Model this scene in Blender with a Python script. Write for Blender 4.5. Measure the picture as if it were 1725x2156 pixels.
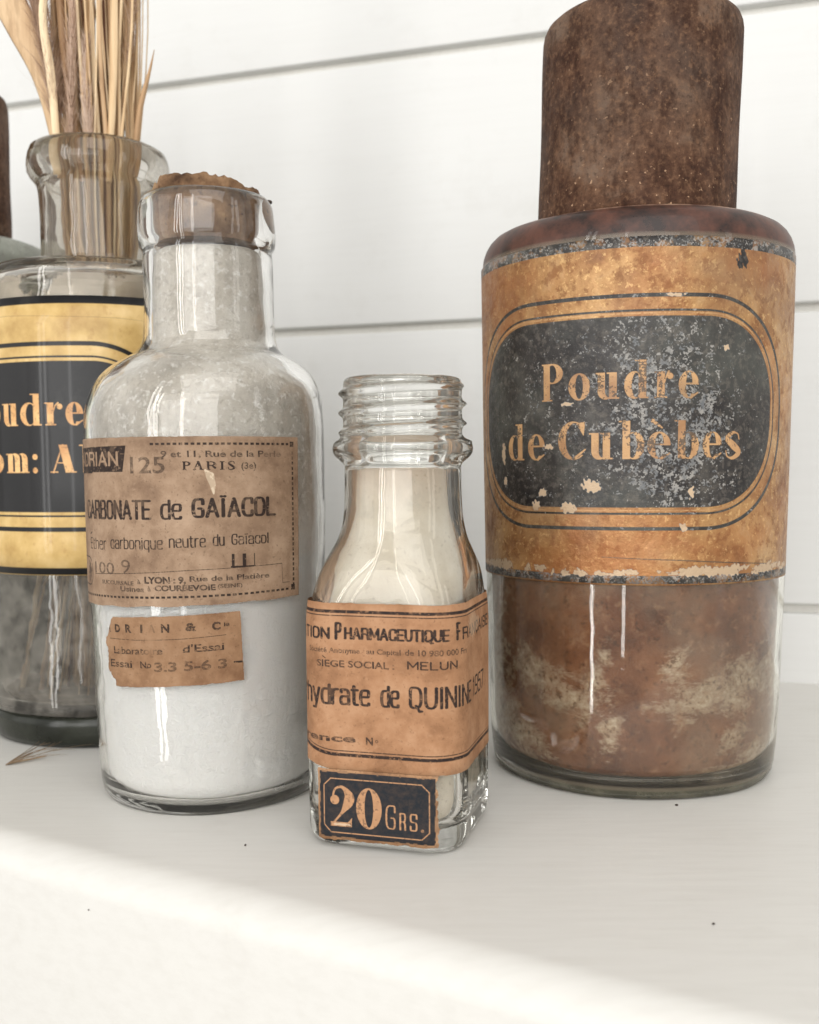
import bpy, bmesh, math, random
import numpy as np
from mathutils import Vector, Matrix, noise

# ------------------------------------------------------------------ scene, camera, light
for o in list(bpy.data.objects):
    bpy.data.objects.remove(o, do_unlink=True)
S = bpy.context.scene
COL = S.collection
PI = math.pi
U = 0.01                                   # everything below is measured in centimetres
rnd = random.Random(7)
RNG = np.random.RandomState(5)

cd = bpy.data.cameras.new("camera")
cam = bpy.data.objects.new("camera", cd)
COL.objects.link(cam)
S.camera = cam
cd.sensor_fit = 'HORIZONTAL'
cd.sensor_width = 36
cd.lens = 36 * 2200 / 1725
cd.shift_y = 72 / 1725
cd.clip_start = 0.01
cd.clip_end = 50
cam.matrix_world = (Matrix.Translation((0, 0, 8.84 * U)) @ Matrix.Rotation(math.radians(90 - 4.2), 4, 'X')
                    @ Matrix.Rotation(math.radians(-0.4), 4, 'Z'))
cd.dof.use_dof = True
cd.dof.focus_distance = 0.262
cd.dof.aperture_fstop = 26

W = bpy.data.worlds.new("World")
S.world = W
W.use_nodes = True
bg = W.node_tree.nodes["Background"]
bg.inputs[0].default_value = (1.0, 0.98, 0.945, 1)
bg.inputs[1].default_value = 0.52


def window_light(name, az, dist, zc, w, h, power, col=(1, 0.992, 0.975)):  # rectangular area lamp; also builds the added fill lamps
    ld = bpy.data.lights.new(name, 'AREA')
    ld.shape = 'RECTANGLE'
    ld.size = w
    ld.size_y = h
    ld.energy = power
    ld.color = col
    o = bpy.data.objects.new(name, ld)
    COL.objects.link(o)
    a = math.radians(az)
    p = Vector((math.sin(a) * dist, 0.28 - math.cos(a) * dist, zc))
    o.location = p
    o.rotation_euler = (Vector((0, 0.28, zc * 0.35)) - p).to_track_quat('-Z', 'Y').to_euler()
    return o


window_light("window_light", -45, 1.9, 0.35, 0.075, 1.9, 5)
window_light("window_light", -40.5, 1.9, 0.35, 0.075, 1.9, 5)
window_light("window_light", -17, 2.2, 0.35, 0.09, 1.7, 3.5)
window_light("window_light", 60, 2.2, 0.45, 0.20, 1.5, 2.5)
window_light("broad_fill_light", -74, 2.5, 0.8, 1.5, 1.7, 7)  # added soft fill lamp from the left
window_light("broad_fill_light", 10, 2.3, 2.6, 3.0, 2.4, 56)  # added overhead fill lamp, lifts the shelf top
window_light("broad_fill_light", -8, 3.0, 0.75, 3.2, 1.5, 46)  # added broad frontal fill behind the camera

S.view_settings.view_transform = 'Standard'
S.view_settings.look = 'None'
S.view_settings.exposure = 0
S.view_settings.gamma = 1
S.render.engine = 'CYCLES'
cy = S.cycles
cy.use_denoising = True
cy.max_bounces = 20
cy.transmission_bounces = 16
cy.transparent_max_bounces = 24
cy.glossy_bounces = 8
cy.diffuse_bounces = 5
cy.caustics_refractive = True
cy.caustics_reflective = True
cy.blur_glossy = 0.5
cy.sample_clamp_indirect = 40


# ------------------------------------------------------------------ helpers
def link(o, parent=None):
    COL.objects.link(o)
    if parent is not None:
        o.parent = parent
    return o


def tag(o, label=None, cat=None, group=None, kind=None):
    if label: o['label'] = label
    if cat: o['category'] = cat
    if group: o['group'] = group
    if kind: o['kind'] = kind
    return o


def empty(name, loc, label=None, cat=None, group=None, kind=None):
    o = bpy.data.objects.new(name, None)
    o.empty_display_size = 0.01
    o.location = Vector(loc) * U
    link(o)
    return tag(o, label, cat, group, kind)


def mesh(name, V, F, mat, parent=None, smooth=True, uv=None):
    me = bpy.data.meshes.new(name)
    V = np.asarray(V, dtype=np.float64) * U
    me.from_pydata(V.tolist(), [], [tuple(int(i) for i in f) for f in F])
    if uv is not None:
        ul = me.uv_layers.new(name="UVMap")
        li = np.empty(len(me.loops), dtype=np.int32)
        me.loops.foreach_get("vertex_index", li)
        ul.data.foreach_set("uv", np.asarray(uv)[li].astype(np.float32).ravel())
    if smooth:
        me.polygons.foreach_set("use_smooth", [True] * len(me.polygons))
    me.materials.append(mat)
    me.update()
    return link(bpy.data.objects.new(name, me), parent)


def fix_normals(o, sharp=None):
    bm = bmesh.new()
    bm.from_mesh(o.data)
    bmesh.ops.recalc_face_normals(bm, faces=bm.faces)
    if sharp:
        for e in bm.edges:
            if len(e.link_faces) == 2 and e.calc_face_angle(0) > sharp:
                e.smooth = False
    bm.to_mesh(o.data)
    bm.free()
    return o


def spline(pts, n):
    """Catmull-Rom through rows of numbers"""
    P = np.array(pts, float)
    d = np.r_[0, np.cumsum(np.maximum(1e-6, np.sqrt(((P[1:] - P[:-1]) ** 2).sum(1))))]
    t = np.linspace(0, d[-1], n)
    out = []
    for v in t:
        i = min(max(np.searchsorted(d, v) - 1, 0), len(P) - 2)
        p1, p2 = P[i], P[i + 1]
        p0 = P[i - 1] if i > 0 else 2 * p1 - p2
        p3 = P[i + 2] if i + 2 < len(P) else 2 * p2 - p1
        # centripetal-free, damped tangents (no overshoot)
        h = d[i + 1] - d[i]
        u = (v - d[i]) / h
        m1 = (p2 - p0) / max(1e-6, (d[i + 1] - (d[i - 1] if i > 0 else d[i] - h))) * h
        m2 = (p3 - p1) / max(1e-6, ((d[i + 2] if i + 2 < len(P) else d[i + 1] + h) - d[i])) * h
        out.append((2 * u ** 3 - 3 * u ** 2 + 1) * p1 + (u ** 3 - 2 * u ** 2 + u) * m1
                   + (-2 * u ** 3 + 3 * u ** 2) * p2 + (u ** 3 - u ** 2) * m2)
    return np.array(out)


def loft(name, rows, section, mat, parent, closed=True, caps=True, wob=0.0, seed=0, smooth=True):
    """rows of anything; section(row) -> (n,3) ring of points"""
    V, F = [], []
    rings = [section(r) for r in rows]
    n = len(rings[0])
    for R in rings:
        V.extend(R)
    V = np.array(V)
    if wob:
        for i in range(len(V)):
            q = Vector(V[i]) * 0.35 + Vector((seed, 0, 0))
            V[i] += np.array(noise.noise_vector(q)) * wob
    for i in range(len(rings) - 1):
        for j in range(n):
            k = (j + 1) % n
            F.append((i * n + j, i * n + k, (i + 1) * n + k, (i + 1) * n + j))
    if caps:
        V = np.vstack([V, V[:n].mean(0), V[-n:].mean(0)])
        a = len(V) - 2
        for j in range(n):
            k = (j + 1) % n
            F.append((a, k, j))
            F.append((a + 1, (len(rings) - 1) * n + j, (len(rings) - 1) * n + k))
    o = mesh(name, V, F, mat, parent, smooth)
    return fix_normals(o)


def ring(r, z, cx=0.0, cy_=0.0, n=96):
    t = np.arange(n) / n * 2 * PI
    return np.c_[cx + r * np.sin(t), cy_ - r * np.cos(t), np.full(n, z)]


# ---- print: letters and rules drawn as masks (s to the right, z up, in centimetres)
class Canvas:
    def __init__(c, s0, s1, z0, z1, ppc):
        c.s0, c.s1, c.z0, c.z1, c.ppc = s0, s1, z0, z1, ppc
        c.w = int(round((s1 - s0) * ppc))
        c.h = int(round((z1 - z0) * ppc))
        c.X, c.Y = np.meshgrid(s0 + (np.arange(c.w) + .5) / ppc, z0 + (np.arange(c.h) + .5) / ppc)
        c.ch = {k: np.zeros((c.h, c.w), np.float32) for k in 'RGBA'}
        c.slope = None

    def win(c, x0, x1, y0, y1):
        i0 = max(0, int((y0 - c.z0) * c.ppc) - 2)
        i1 = min(c.h, int((y1 - c.z0) * c.ppc) + 3)
        j0 = max(0, int((x0 - c.s0) * c.ppc) - 2)
        j1 = min(c.w, int((x1 - c.s0) * c.ppc) + 3)
        return slice(i0, max(i0, i1)), slice(j0, max(j0, j1))

    def put(c, k, fn, box, val=1.0):
        a, b = c.win(*box)
        X, Y = c.X[a, b], c.Y[a, b]
        if X.size == 0:
            return
        m = np.zeros(X.shape, np.float32)
        e = 0.25 / c.ppc
        for dx in (-e, e):
            for dy in (-e, e):
                m += fn(X + dx, Y + dy)
        m /= 4
        t = c.ch[k][a, b]
        c.ch[k][a, b] = t + (val - t) * m if val < 1 else np.maximum(t, m)

    def rect(c, k, x0, y0, x1, y1, val=1.0):
        c.put(k, lambda X, Y: (X >= x0) & (X <= x1) & (Y >= y0) & (Y <= y1), (x0, x1, y0, y1), val)

    def tri(c, k, p, q, r):
        def f(X, Y):
            d = lambda a, b: (X - a[0]) * (b[1] - a[1]) - (Y - a[1]) * (b[0] - a[0])
            u, v, w = d(p, q), d(q, r), d(r, p)
            return ((u >= 0) & (v >= 0) & (w >= 0)) | ((u <= 0) & (v <= 0) & (w <= 0))
        xs = (p[0], q[0], r[0]); ys = (p[1], q[1], r[1])
        c.put(k, f, (min(xs), max(xs), min(ys), max(ys)))

    def line(c, k, pts, wd, val=1.0, asp=1.0):
        """polyline brush, widths one number or one per point"""
        wd = [wd] * len(pts) if np.isscalar(wd) else wd
        for (p, q, a, b) in zip(pts[:-1], pts[1:], wd[:-1], wd[1:]):
            def f(X, Y):
                dx, dy = q[0] - p[0], q[1] - p[1]
                L = max(1e-9, dx * dx + dy * dy)
                t = np.clip(((X - p[0]) * dx + (Y - p[1]) * dy) / L, 0, 1)
                return np.hypot(X - p[0] - t * dx, (Y - p[1] - t * dy) / asp) <= (a + (b - a) * t) / 2
            m = max(a, b)
            c.put(k, f, (min(p[0], q[0]) - m, max(p[0], q[0]) + m, min(p[1], q[1]) - m, max(p[1], q[1]) + m), val)

    def rrect(c, k, x0, y0, x1, y1, r, wd=None, val=1.0, chamfer=False):
        cx, cyy, hx, hy = (x0 + x1) / 2, (y0 + y1) / 2, (x1 - x0) / 2, (y1 - y0) / 2

        def sd(X, Y):
            qx, qy = np.abs(X - cx) - hx, np.abs(Y - cyy) - hy
            if chamfer:
                return np.maximum(np.maximum(qx, qy), (qx + qy + r) / 1.414)
            qx, qy = qx + r, qy + r
            return np.minimum(np.maximum(qx, qy), 0) + np.hypot(np.maximum(qx, 0), np.maximum(qy, 0)) - r
        if wd is None:
            f = lambda X, Y: sd(X, Y) <= 0
        else:
            f = lambda X, Y: np.abs(sd(X, Y)) <= wd / 2
        c.put(k, f, (x0 - .2, x1 + .2, y0 - .2, y1 + .2), val)

    def bowl(c, k, x0, x1, y0, y1, stl, str_, hl, keep=None):
        """didone bowl: ellipse minus a narrower ellipse"""
        cx, cyy, rx, ry = (x0 + x1) / 2, (y0 + y1) / 2, (x1 - x0) / 2, (y1 - y0) / 2
        ix = (x0 + stl + x1 - str_) / 2
        irx, iry = max(.004, (x1 - str_ - x0 - stl) / 2), ry - hl

        def f(X, Y):
            m = (((X - cx) / rx) ** 2 + ((Y - cyy) / ry) ** 2 <= 1) & (((X - ix) / irx) ** 2 + ((Y - cyy) / iry) ** 2 > 1)
            return m & keep(X, Y) if keep else m
        c.put(k, f, (x0, x1, y0, y1))

    def disc(c, k, x, y, r):
        c.put(k, lambda X, Y: np.hypot(X - x, Y - y) <= r, (x - r, x + r, y - r, y + r))

    def blob(c, k, x, y, rx, ry, seed, val=1.0, rough=.45):
        rr = np.random.RandomState(seed)
        ph = rr.rand(7) * 6.28
        am = (rr.rand(7) - .3) * rough * np.array([1, .7, .6, .35, .3, .25, .2]); off = rr.uniform(-.3, .3, 2)

        def f(X, Y):
            t = np.arctan2((Y - y) / ry + off[0], (X - x) / rx + off[1])
            q = 1 + sum(am[i] * np.sin((i + 2) * t + ph[i]) for i in range(7))
            q = q + .20 * np.sin(31 * X + ph[0]) * np.sin(27 * Y + ph[1]) + .12 * np.sin(55 * X + 20 * Y + ph[2]) + .10 * np.sin(47 * Y - 30 * X + ph[3])
            return np.hypot((X - x) / rx, (Y - y) / ry) <= q
        c.put(k, f, (x - 2.2 * rx, x + 2.2 * rx, y - 2.2 * ry, y + 2.2 * ry), val)

    def fbm(c, scale, seed, octaves=5, stretch=1.0):
        rr = np.random.RandomState(seed)
        out = np.zeros((c.h, c.w), np.float32)
        amp, tot = 1.0, 0
        for o in range(octaves):
            gx = max(2, int((c.s1 - c.s0) / scale / stretch * 2 ** o) + 2)
            gy = max(2, int((c.z1 - c.z0) / scale * 2 ** o) + 2)
            g = rr.rand(gy, gx).astype(np.float32)
            yy = np.linspace(0, gy - 1.001, c.h); xx = np.linspace(0, gx - 1.001, c.w)
            yi, xi = yy.astype(int), xx.astype(int)
            fy, fx = (yy - yi)[:, None], (xx - xi)[None]
            fy, fx = fy * fy * (3 - 2 * fy), fx * fx * (3 - 2 * fx)
            a = g[yi][:, xi] * (1 - fx) + g[yi][:, xi + 1] * fx
            b = g[yi + 1][:, xi] * (1 - fx) + g[yi + 1][:, xi + 1] * fx
            out += amp * (a * (1 - fy) + b * fy)
            tot += amp
            amp *= .55
        return out / tot

    # didone letters; box x0..x1, baseline y, x-height h, ascender/cap a
    def did(c, k, ch, x0, x1, y, h, a, st, hl=.028):
        w = x1 - x0
        sf = .5 * st
        if ch == 'o' or ch == '0':
            H = h if ch == 'o' else a
            c.bowl(k, x0, x1, y - .01, y + H + .01, st, st, hl)
        elif ch in 'eè':
            c.bowl(k, x0, x1, y - .01, y + h + .01, st, st * .9, hl,
                   lambda X, Y: ~((X > x0 + .55 * w) & (Y < y + .50 * h) & (Y > y + .16 * h)))
            c.rect(k, x0 + .5 * st, y + .5 * h, x1 - .02, y + .5 * h + hl * 1.2)
            c.line(k, [(x0 + .6 * w, y + .01), (x1 - .05 * w, y + .2 * h)], [hl * 1.6, hl])
            if ch == 'è':
                c.line(k, [(x0 + .22 * w, y + 1.42 * h), (x0 + .62 * w, y + 1.16 * h)], [st * .55, hl])
        elif ch == 'u':
            a0, b0 = x0 + sf * .6, x1 - sf * .7 - st
            c.rect(k, a0, y + .28 * h, a0 + st, y + h)
            c.rect(k, b0, y, b0 + st, y + h)
            c.bowl(k, a0, b0 + st * .6, y - .01, y + .62 * h, st, hl, hl * 1.5, lambda X, Y: Y < y + .3 * h)
            for q in (a0, b0):
                c.rect(k, q - sf * .7, y + h - hl, q + st * .6, y + h)
            c.rect(k, b0 + st * .5, y, x1, y + hl)
        elif ch in 'db':
            if ch == 'd':
                b0 = x1 - sf * .7 - st
                c.rect(k, b0, y, b0 + st, y + a)
                c.rect(k, b0 - sf, y + a - hl, b0 + st * .6, y + a)
                c.rect(k, b0, y, x1, y + hl)
                c.bowl(k, x0, b0 + st * .8, y - .01, y + h + .01, st, st * .5, hl, lambda X, Y: X < b0 + .02)
            else:
                b0 = x0 + sf * .7
                c.rect(k, b0, y, b0 + st, y + a)
                c.rect(k, x0 - sf * .3, y + a - hl, b0 + st * .6, y + a)
                c.bowl(k, b0 + st * .2, x1, y - .01, y + h + .01, st * .5, st, hl, lambda X, Y: X > b0 + st - .02)
        elif ch == 'P':
            b0 = x0 + sf * .6
            c.rect(k, b0, y, b0 + st, y + a)
            c.rect(k, x0, y, b0 + st + sf * .8, y + hl)
            c.rect(k, x0, y + a - hl, b0 + st + .2 * w, y + a)
            c.bowl(k, b0 - .1 * w, x1, y + .46 * a, y + a, st, st, hl, lambda X, Y: X > b0 + st * .9)
        elif ch == 'R':
            c.did(k, 'P', x0, x0 + .88 * w, y, h, a, st, hl)
            c.line(k, [(x0 + .55 * w, y + .47 * a), (x0 + .82 * w, y + .05)], [st * .7, st])
        elif ch == 'I':
            m = (x0 + x1) / 2
            c.rect(k, m - st / 2, y, m + st / 2, y + a)
            c.rect(k, x0, y, x1, y + hl); c.rect(k, x0, y + a - hl, x1, y + a)
        elif ch == 'r':
            b0 = x0 + sf * .6
            c.rect(k, b0, y, b0 + st, y + h)
            c.rect(k, x0, y, b0 + st + sf * .7, y + hl)
            c.rect(k, x0 - .02, y + h - hl, b0 + st * .5, y + h)
            c.line(k, [(b0 + st * .9, y + .55 * h), (b0 + st * 1.3, y + .88 * h), (x1 - .25 * w, y + .98 * h)], [hl, hl, hl * 1.5])
            c.disc(k, x1 - st * .42, y + .82 * h, st * .42)
        elif ch in 'CG':
            c.bowl(k, x0, x1 + .12 * w, y - .01, y + a + .01, st * 1.15, st * .5, hl,
                   lambda X, Y: ~((X > x0 + .66 * w) & (Y > y + .12 * a) & (Y < y + .86 * a)) & (X < x1))
            c.tri(k, (x1, y + a), (x1 - .04, y + .62 * a), (x0 + .68 * w, y + .95 * a))
            if ch == 'C':
                c.line(k, [(x0 + .6 * w, y + hl * .5), (x1, y + .26 * a)], [hl * 2, hl])
            else:
                c.rect(k, x1 - st, y + .02, x1, y + .42 * a)
                c.rect(k, x1 - st - sf, y + .42 * a - hl, x1 + sf * .5, y + .42 * a)
        elif ch == 'm':
            g = (w - sf * 1.2 - st) / 2
            for i in range(3):
                q = x0 + sf * .6 + i * g
                c.rect(k, q, y, q + st, y + (h if i == 0 else .8 * h))
                c.rect(k, q - sf * .6, y, q + st + sf * .6, y + hl)
                if i:
                    c.bowl(k, q - g + st * .5, q + st, y + .45 * h, y + h + .01, hl, st, hl, lambda X, Y: Y > y + .72 * h)
            c.rect(k, x0 - .02, y + h - hl, x0 + st, y + h)
        elif ch == 'A':
            ap = x0 + .5 * w
            c.line(k, [(x0 + .12 * w, y), (ap, y + a)], hl * 1.3)
            c.put(k, lambda X, Y: (Y >= y) & (Y <= y + a) & (np.abs(X - (ap + (x1 - .12 * w - st / 2 - ap) * (y + a - Y) / a)) <= st * .62), (x0, x1, y, y + a))
            c.rect(k, x0 + .25 * w, y + .33 * a, x1 - .3 * w, y + .33 * a + hl)
            c.rect(k, x0, y, x0 + .3 * w, y + hl); c.rect(k, x1 - .42 * w, y, x1, y + hl)
        elif ch in 'sS':
            H = h if ch == 's' else a
            P = spline([(x1 - .12 * w, y + .74 * H), (x1 - .2 * w, y + .93 * H), (x0 + .5 * w, y + .98 * H), (x0 + .14 * w, y + .76 * H),
                        (x0 + .5 * w, y + .5 * H), (x1 - .13 * w, y + .24 * H), (x0 + .48 * w, y + .02 * H), (x0 + .14 * w, y + .08 * H), (x0 + .06 * w, y + .28 * H)], 40)
            t = np.linspace(-1, 1, 40)
            c.line(k, [tuple(p) for p in P], list(hl + (st * 1.05 - hl) * np.clip(1 - np.abs(t) * 1.35, 0, 1) ** .7))
        elif ch == '2':
            c.disc(k, x0 + .2 * w, y + .66 * a, st * .55)
            P = spline([(x0 + .1 * w, y + .7 * a), (x0 + .22 * w, y + .93 * a), (x0 + .55 * w, y + .985 * a), (x1 - .12 * w, y + .74 * a),
                        (x0 + .62 * w, y + .42 * a), (x0 + .1 * w, y + .06 * a)], 40)
            t = np.linspace(0, 1, 40)
            c.line(k, [tuple(p) for p in P], list(hl * 1.3 + st * 1.0 * np.exp(-((t - .52) / .17) ** 2)))
            c.rect(k, x0, y, x1 - .02 * w, y + .11 * a)
            c.tri(k, (x1, y + .24 * a), (x1 - .03, y), (x1 - .25 * w, y + .08 * a))
        elif ch == ':':
            c.disc(k, (x0 + x1) / 2, y + .12 * h, w * .5)
            c.disc(k, (x0 + x1) / 2, y + .82 * h, w * .5)

    # plain grotesque lettering from the built-in font, fitted to a box
    def text(c, k, s, x0, x1, y, cap, bold=0.0, slope=0.0, val=1.0, fade=None):
        T, H = glyph_tris(s, bold + .018)
        mx0, mx1 = T[:, :, 0].min(), T[:, :, 0].max()
        sx, sy = (x1 - x0) / (mx1 - mx0), cap / H
        P = T.copy()
        P[:, :, 0] = x0 + (T[:, :, 0] - mx0) * sx
        P[:, :, 1] = y + T[:, :, 1] * sy + slope * P[:, :, 0]
        for t in P:
            c.tri(k, t[0], t[1], t[2])

    # condensed gothic drawn with a round-cornered brush: strokes in a unit cell, lower case 0.74 high
    def goth(c, k, txt, x0, x1, y, cap, t, slope=0.0, val=1.0):
        adv = []
        for ch in txt:
            adv.append(GW.get(ch, 1.0))
        gap = .42
        tot = sum(adv) + gap * (len(txt) - 1)
        u = (x1 - x0 - t) / tot
        x = x0 + t / 2
        for ch, a in zip(txt, adv):
            w = a * u
            for st in GOTH.get(ch, []):
                P = [(x + px * w, y + t / 2 + py * (cap - t) + slope * (x + px * w)) for px, py in st]
                c.line(k, P if len(P) > 1 else P * 2, t, val, .68)
            x += w + gap * u

    def image(c, name):
        im = bpy.data.images.new(name, c.w, c.h, alpha=True, float_buffer=False)
        im.colorspace_settings.name = 'Non-Color'
        im.alpha_mode = 'CHANNEL_PACKED'
        px = np.stack([c.ch['R'], c.ch['G'], c.ch['B'], 1 - c.ch['A']], -1)
        im.pixels.foreach_set(np.clip(px, 0, 1).astype(np.float32).ravel())
        im.update()
        im.pack()
        return im


def _rr(pts, r=.32, n=5):
    """polyline with rounded corners"""
    out = [pts[0]]
    for a, b, d in zip(pts[:-2], pts[1:-1], pts[2:]):
        a, b, d = map(np.array, (a, b, d))
        la, ld = np.linalg.norm(a - b), np.linalg.norm(d - b)
        k = min(r, la * .5, ld * .5)
        p, q = b + (a - b) / la * k, b + (d - b) / ld * k
        for i in range(n + 1):
            v = i / n
            out.append(tuple((1 - v) ** 2 * p + 2 * v * (1 - v) * b + v * v * q))
    out.append(pts[-1])
    return out


def _ring(x0, y0, x1, y1):
    m = (y0 + y1) / 2
    return _rr([(x0, m), (x0, y1), (x1, y1), (x1, y0), (x0, y0), (x0, m)], .45)


H_ = .78
GOTH = {
    'A': [[(0, 0), (.5, 1), (1, 0)], [(.2, .3), (.8, .3)]],
    'B': [[(0, 0), (0, 1)], _rr([(0, 1), (.92, 1), (.92, .53), (0, .53)]), _rr([(0, .53), (1, .53), (1, 0), (0, 0)])],
    'C': [_rr([(1, .72), (1, 1), (0, 1), (0, 0), (1, 0), (1, .28)], .45)],
    'Ç': [_rr([(1, .72), (1, 1), (0, 1), (0, 0), (1, 0), (1, .28)], .45), [(.5, 0), (.55, -.16)]],
    'D': [_rr([(0, 0), (0, 1), (1, 1), (1, 0), (0, 0)], .4)],
    'E': [[(1, 1), (0, 1), (0, 0), (1, 0)], [(0, .52), (.85, .52)]],
    'F': [[(1, 1), (0, 1), (0, 0)], [(0, .5), (.8, .5)]],
    'G': [_rr([(1, .72), (1, 1), (0, 1), (0, 0), (1, 0), (1, .47), (.58, .47)], .42)],
    'H': [[(0, 0), (0, 1)], [(1, 0), (1, 1)], [(0, .52), (1, .52)]],
    'I': [[(.5, 0), (.5, 1)]],
    'Ï': [[(.5, 0), (.5, .98)], [(0.0, 1.14)], [(1.0, 1.14)]],
    'L': [[(0, 1), (0, 0), (1, 0)]],
    'M': [[(0, 0), (0, 1), (.5, .25), (1, 1), (1, 0)]],
    'N': [[(0, 0), (0, 1), (1, 0), (1, 1)]],
    'O': [_ring(0, 0, 1, 1)],
    'P': [[(0, 0), (0, 1)], _rr([(0, 1), (1, 1), (1, .46), (0, .46)])],
    'Q': [_ring(0, 0, 1, 1), [(.55, .1), (.85, -.18), (1.05, -.16)]],
    'R': [[(0, 0), (0, 1)], _rr([(0, 1), (.97, 1), (.97, .5), (0, .5)]), _rr([(.5, .5), (.95, .42), (1, 0)], .2)],
    'S': [_rr([(1, .74), (1, 1), (0, 1), (0, .54), (1, .48), (1, 0), (0, 0), (0, .26)], .4)],
    'T': [[(0, 1), (1, 1)], [(.5, 0), (.5, 1)]],
    'U': [_rr([(0, 1), (0, 0), (1, 0), (1, 1)], .45)],
    'a': [_rr([(.05, H_ * .8), (.05, H_), (1, H_), (1, 0)], .35), _rr([(1, .42), (0, .42), (0, 0), (1, .02)], .3)],
    'b': [[(0, 0), (0, 1)], _rr([(0, H_), (1, H_), (1, 0), (0, 0)], .4)],
    'c': [_rr([(1, H_ * .7), (1, H_), (0, H_), (0, 0), (1, 0), (1, H_ * .3)], .4)],
    'd': [[(1, 0), (1, 1)], _rr([(1, H_), (0, H_), (0, 0), (1, 0)], .4)],
    'e': [_rr([(0, .43), (1, .43), (1, H_), (0, H_), (0, 0), (1, 0), (1, .10)], .36)],
    'g': [_ring(0, 0, 1, H_), _rr([(1, H_), (1, -.28), (0, -.28)], .35)],
    'h': [[(0, 0), (0, 1)], _rr([(0, .6), (.2, H_), (1, H_), (1, 0)], .35)],
    'i': [[(.5, 0), (.5, H_)], [(.5, .98)]],
    'ï': [[(.5, 0), (.5, H_)], [(-.1, .98)], [(1.1, .98)]],
    'l': [[(.5, 0), (.5, 1)]],
    'n': [[(0, 0), (0, H_)], _rr([(0, .6), (.2, H_), (1, H_), (1, 0)], .35)],
    'o': [_ring(0, 0, 1, H_)],
    'q': [[(1, H_), (1, -.28)], _rr([(1, H_), (0, H_), (0, 0), (1, 0)], .4)],
    'r': [[(0, 0), (0, H_)], _rr([(0, .5), (.3, H_), (1, H_)], .3)],
    't': [_rr([(.35, .98), (.35, 0), (1, 0)], .25), [(0, H_), (1, H_)]],
    'u': [[(1, 0), (1, H_)], _rr([(0, H_), (0, 0), (.8, 0), (1, .15)], .4)],
    'y': [[(0, H_), (.5, .06)], [(1, H_), (.42, -.28), (.05, -.28)]],
    '1': [[(.1, .8), (.6, 1), (.6, 0)]],
    '5': [_rr([(1, 1), (.1, 1), (0, .55), (1, .62), (1, 0), (0, 0), (0, .15)], .3)],
    '7': [[(0, 1), (1, 1), (.35, 0)]],
    '9': [_rr([(1, .7), (1, 1), (0, 1), (0, .45), (1, .45)], .35), _rr([(1, .8), (1, 0), (0, 0)], .4)],
    '.': [[(.5, 0)]],
    ' ': [],
}
GW = {'I': .12, 'Ï': .35, 'i': .12, 'ï': .3, 'l': .12, 'M': 1.35, 'r': .62, 't': .66, '1': .5, ' ': .8, '.': .1, 'A': 1.1, 'E': .88, 'L': .85, 'F': .85, 'T': .95, 'Q': 1.05}

_gc = {}


def glyph_tris(s, bold):
    if (s, bold) in _gc:
        return _gc[(s, bold)]

    def tris(txt):
        cu = bpy.data.curves.new("print", 'FONT')
        cu.body = txt
        cu.size = 1
        cu.offset = bold
        cu.resolution_u = 3
        ob = bpy.data.objects.new("print", cu)
        me = bpy.data.meshes.new_from_object(ob)
        me.calc_loop_triangles()
        v = np.empty(len(me.vertices) * 3); me.vertices.foreach_get("co", v)
        t = np.empty(len(me.loop_triangles) * 3, dtype=np.int32); me.loop_triangles.foreach_get("vertices", t)
        v = v.reshape(-1, 3)[:, :2]
        out = v[t.reshape(-1, 3)]
        bpy.data.objects.remove(ob); bpy.data.curves.remove(cu); bpy.data.meshes.remove(me)
        return out
    H = tris("H")[:, :, 1].max()
    _gc[(s, bold)] = (tris(s), H)
    return _gc[(s, bold)]


# ------------------------------------------------------------------ materials
def lin(r, g, b):
    f = lambda c: (c / 255 / 12.92) if c / 255 <= .04045 else ((c / 255 + .055) / 1.055) ** 2.4
    k = .93 if r < 212 else 1.0
    return (f(r) * k, f(g) * k, f(b) * k, 1)


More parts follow.
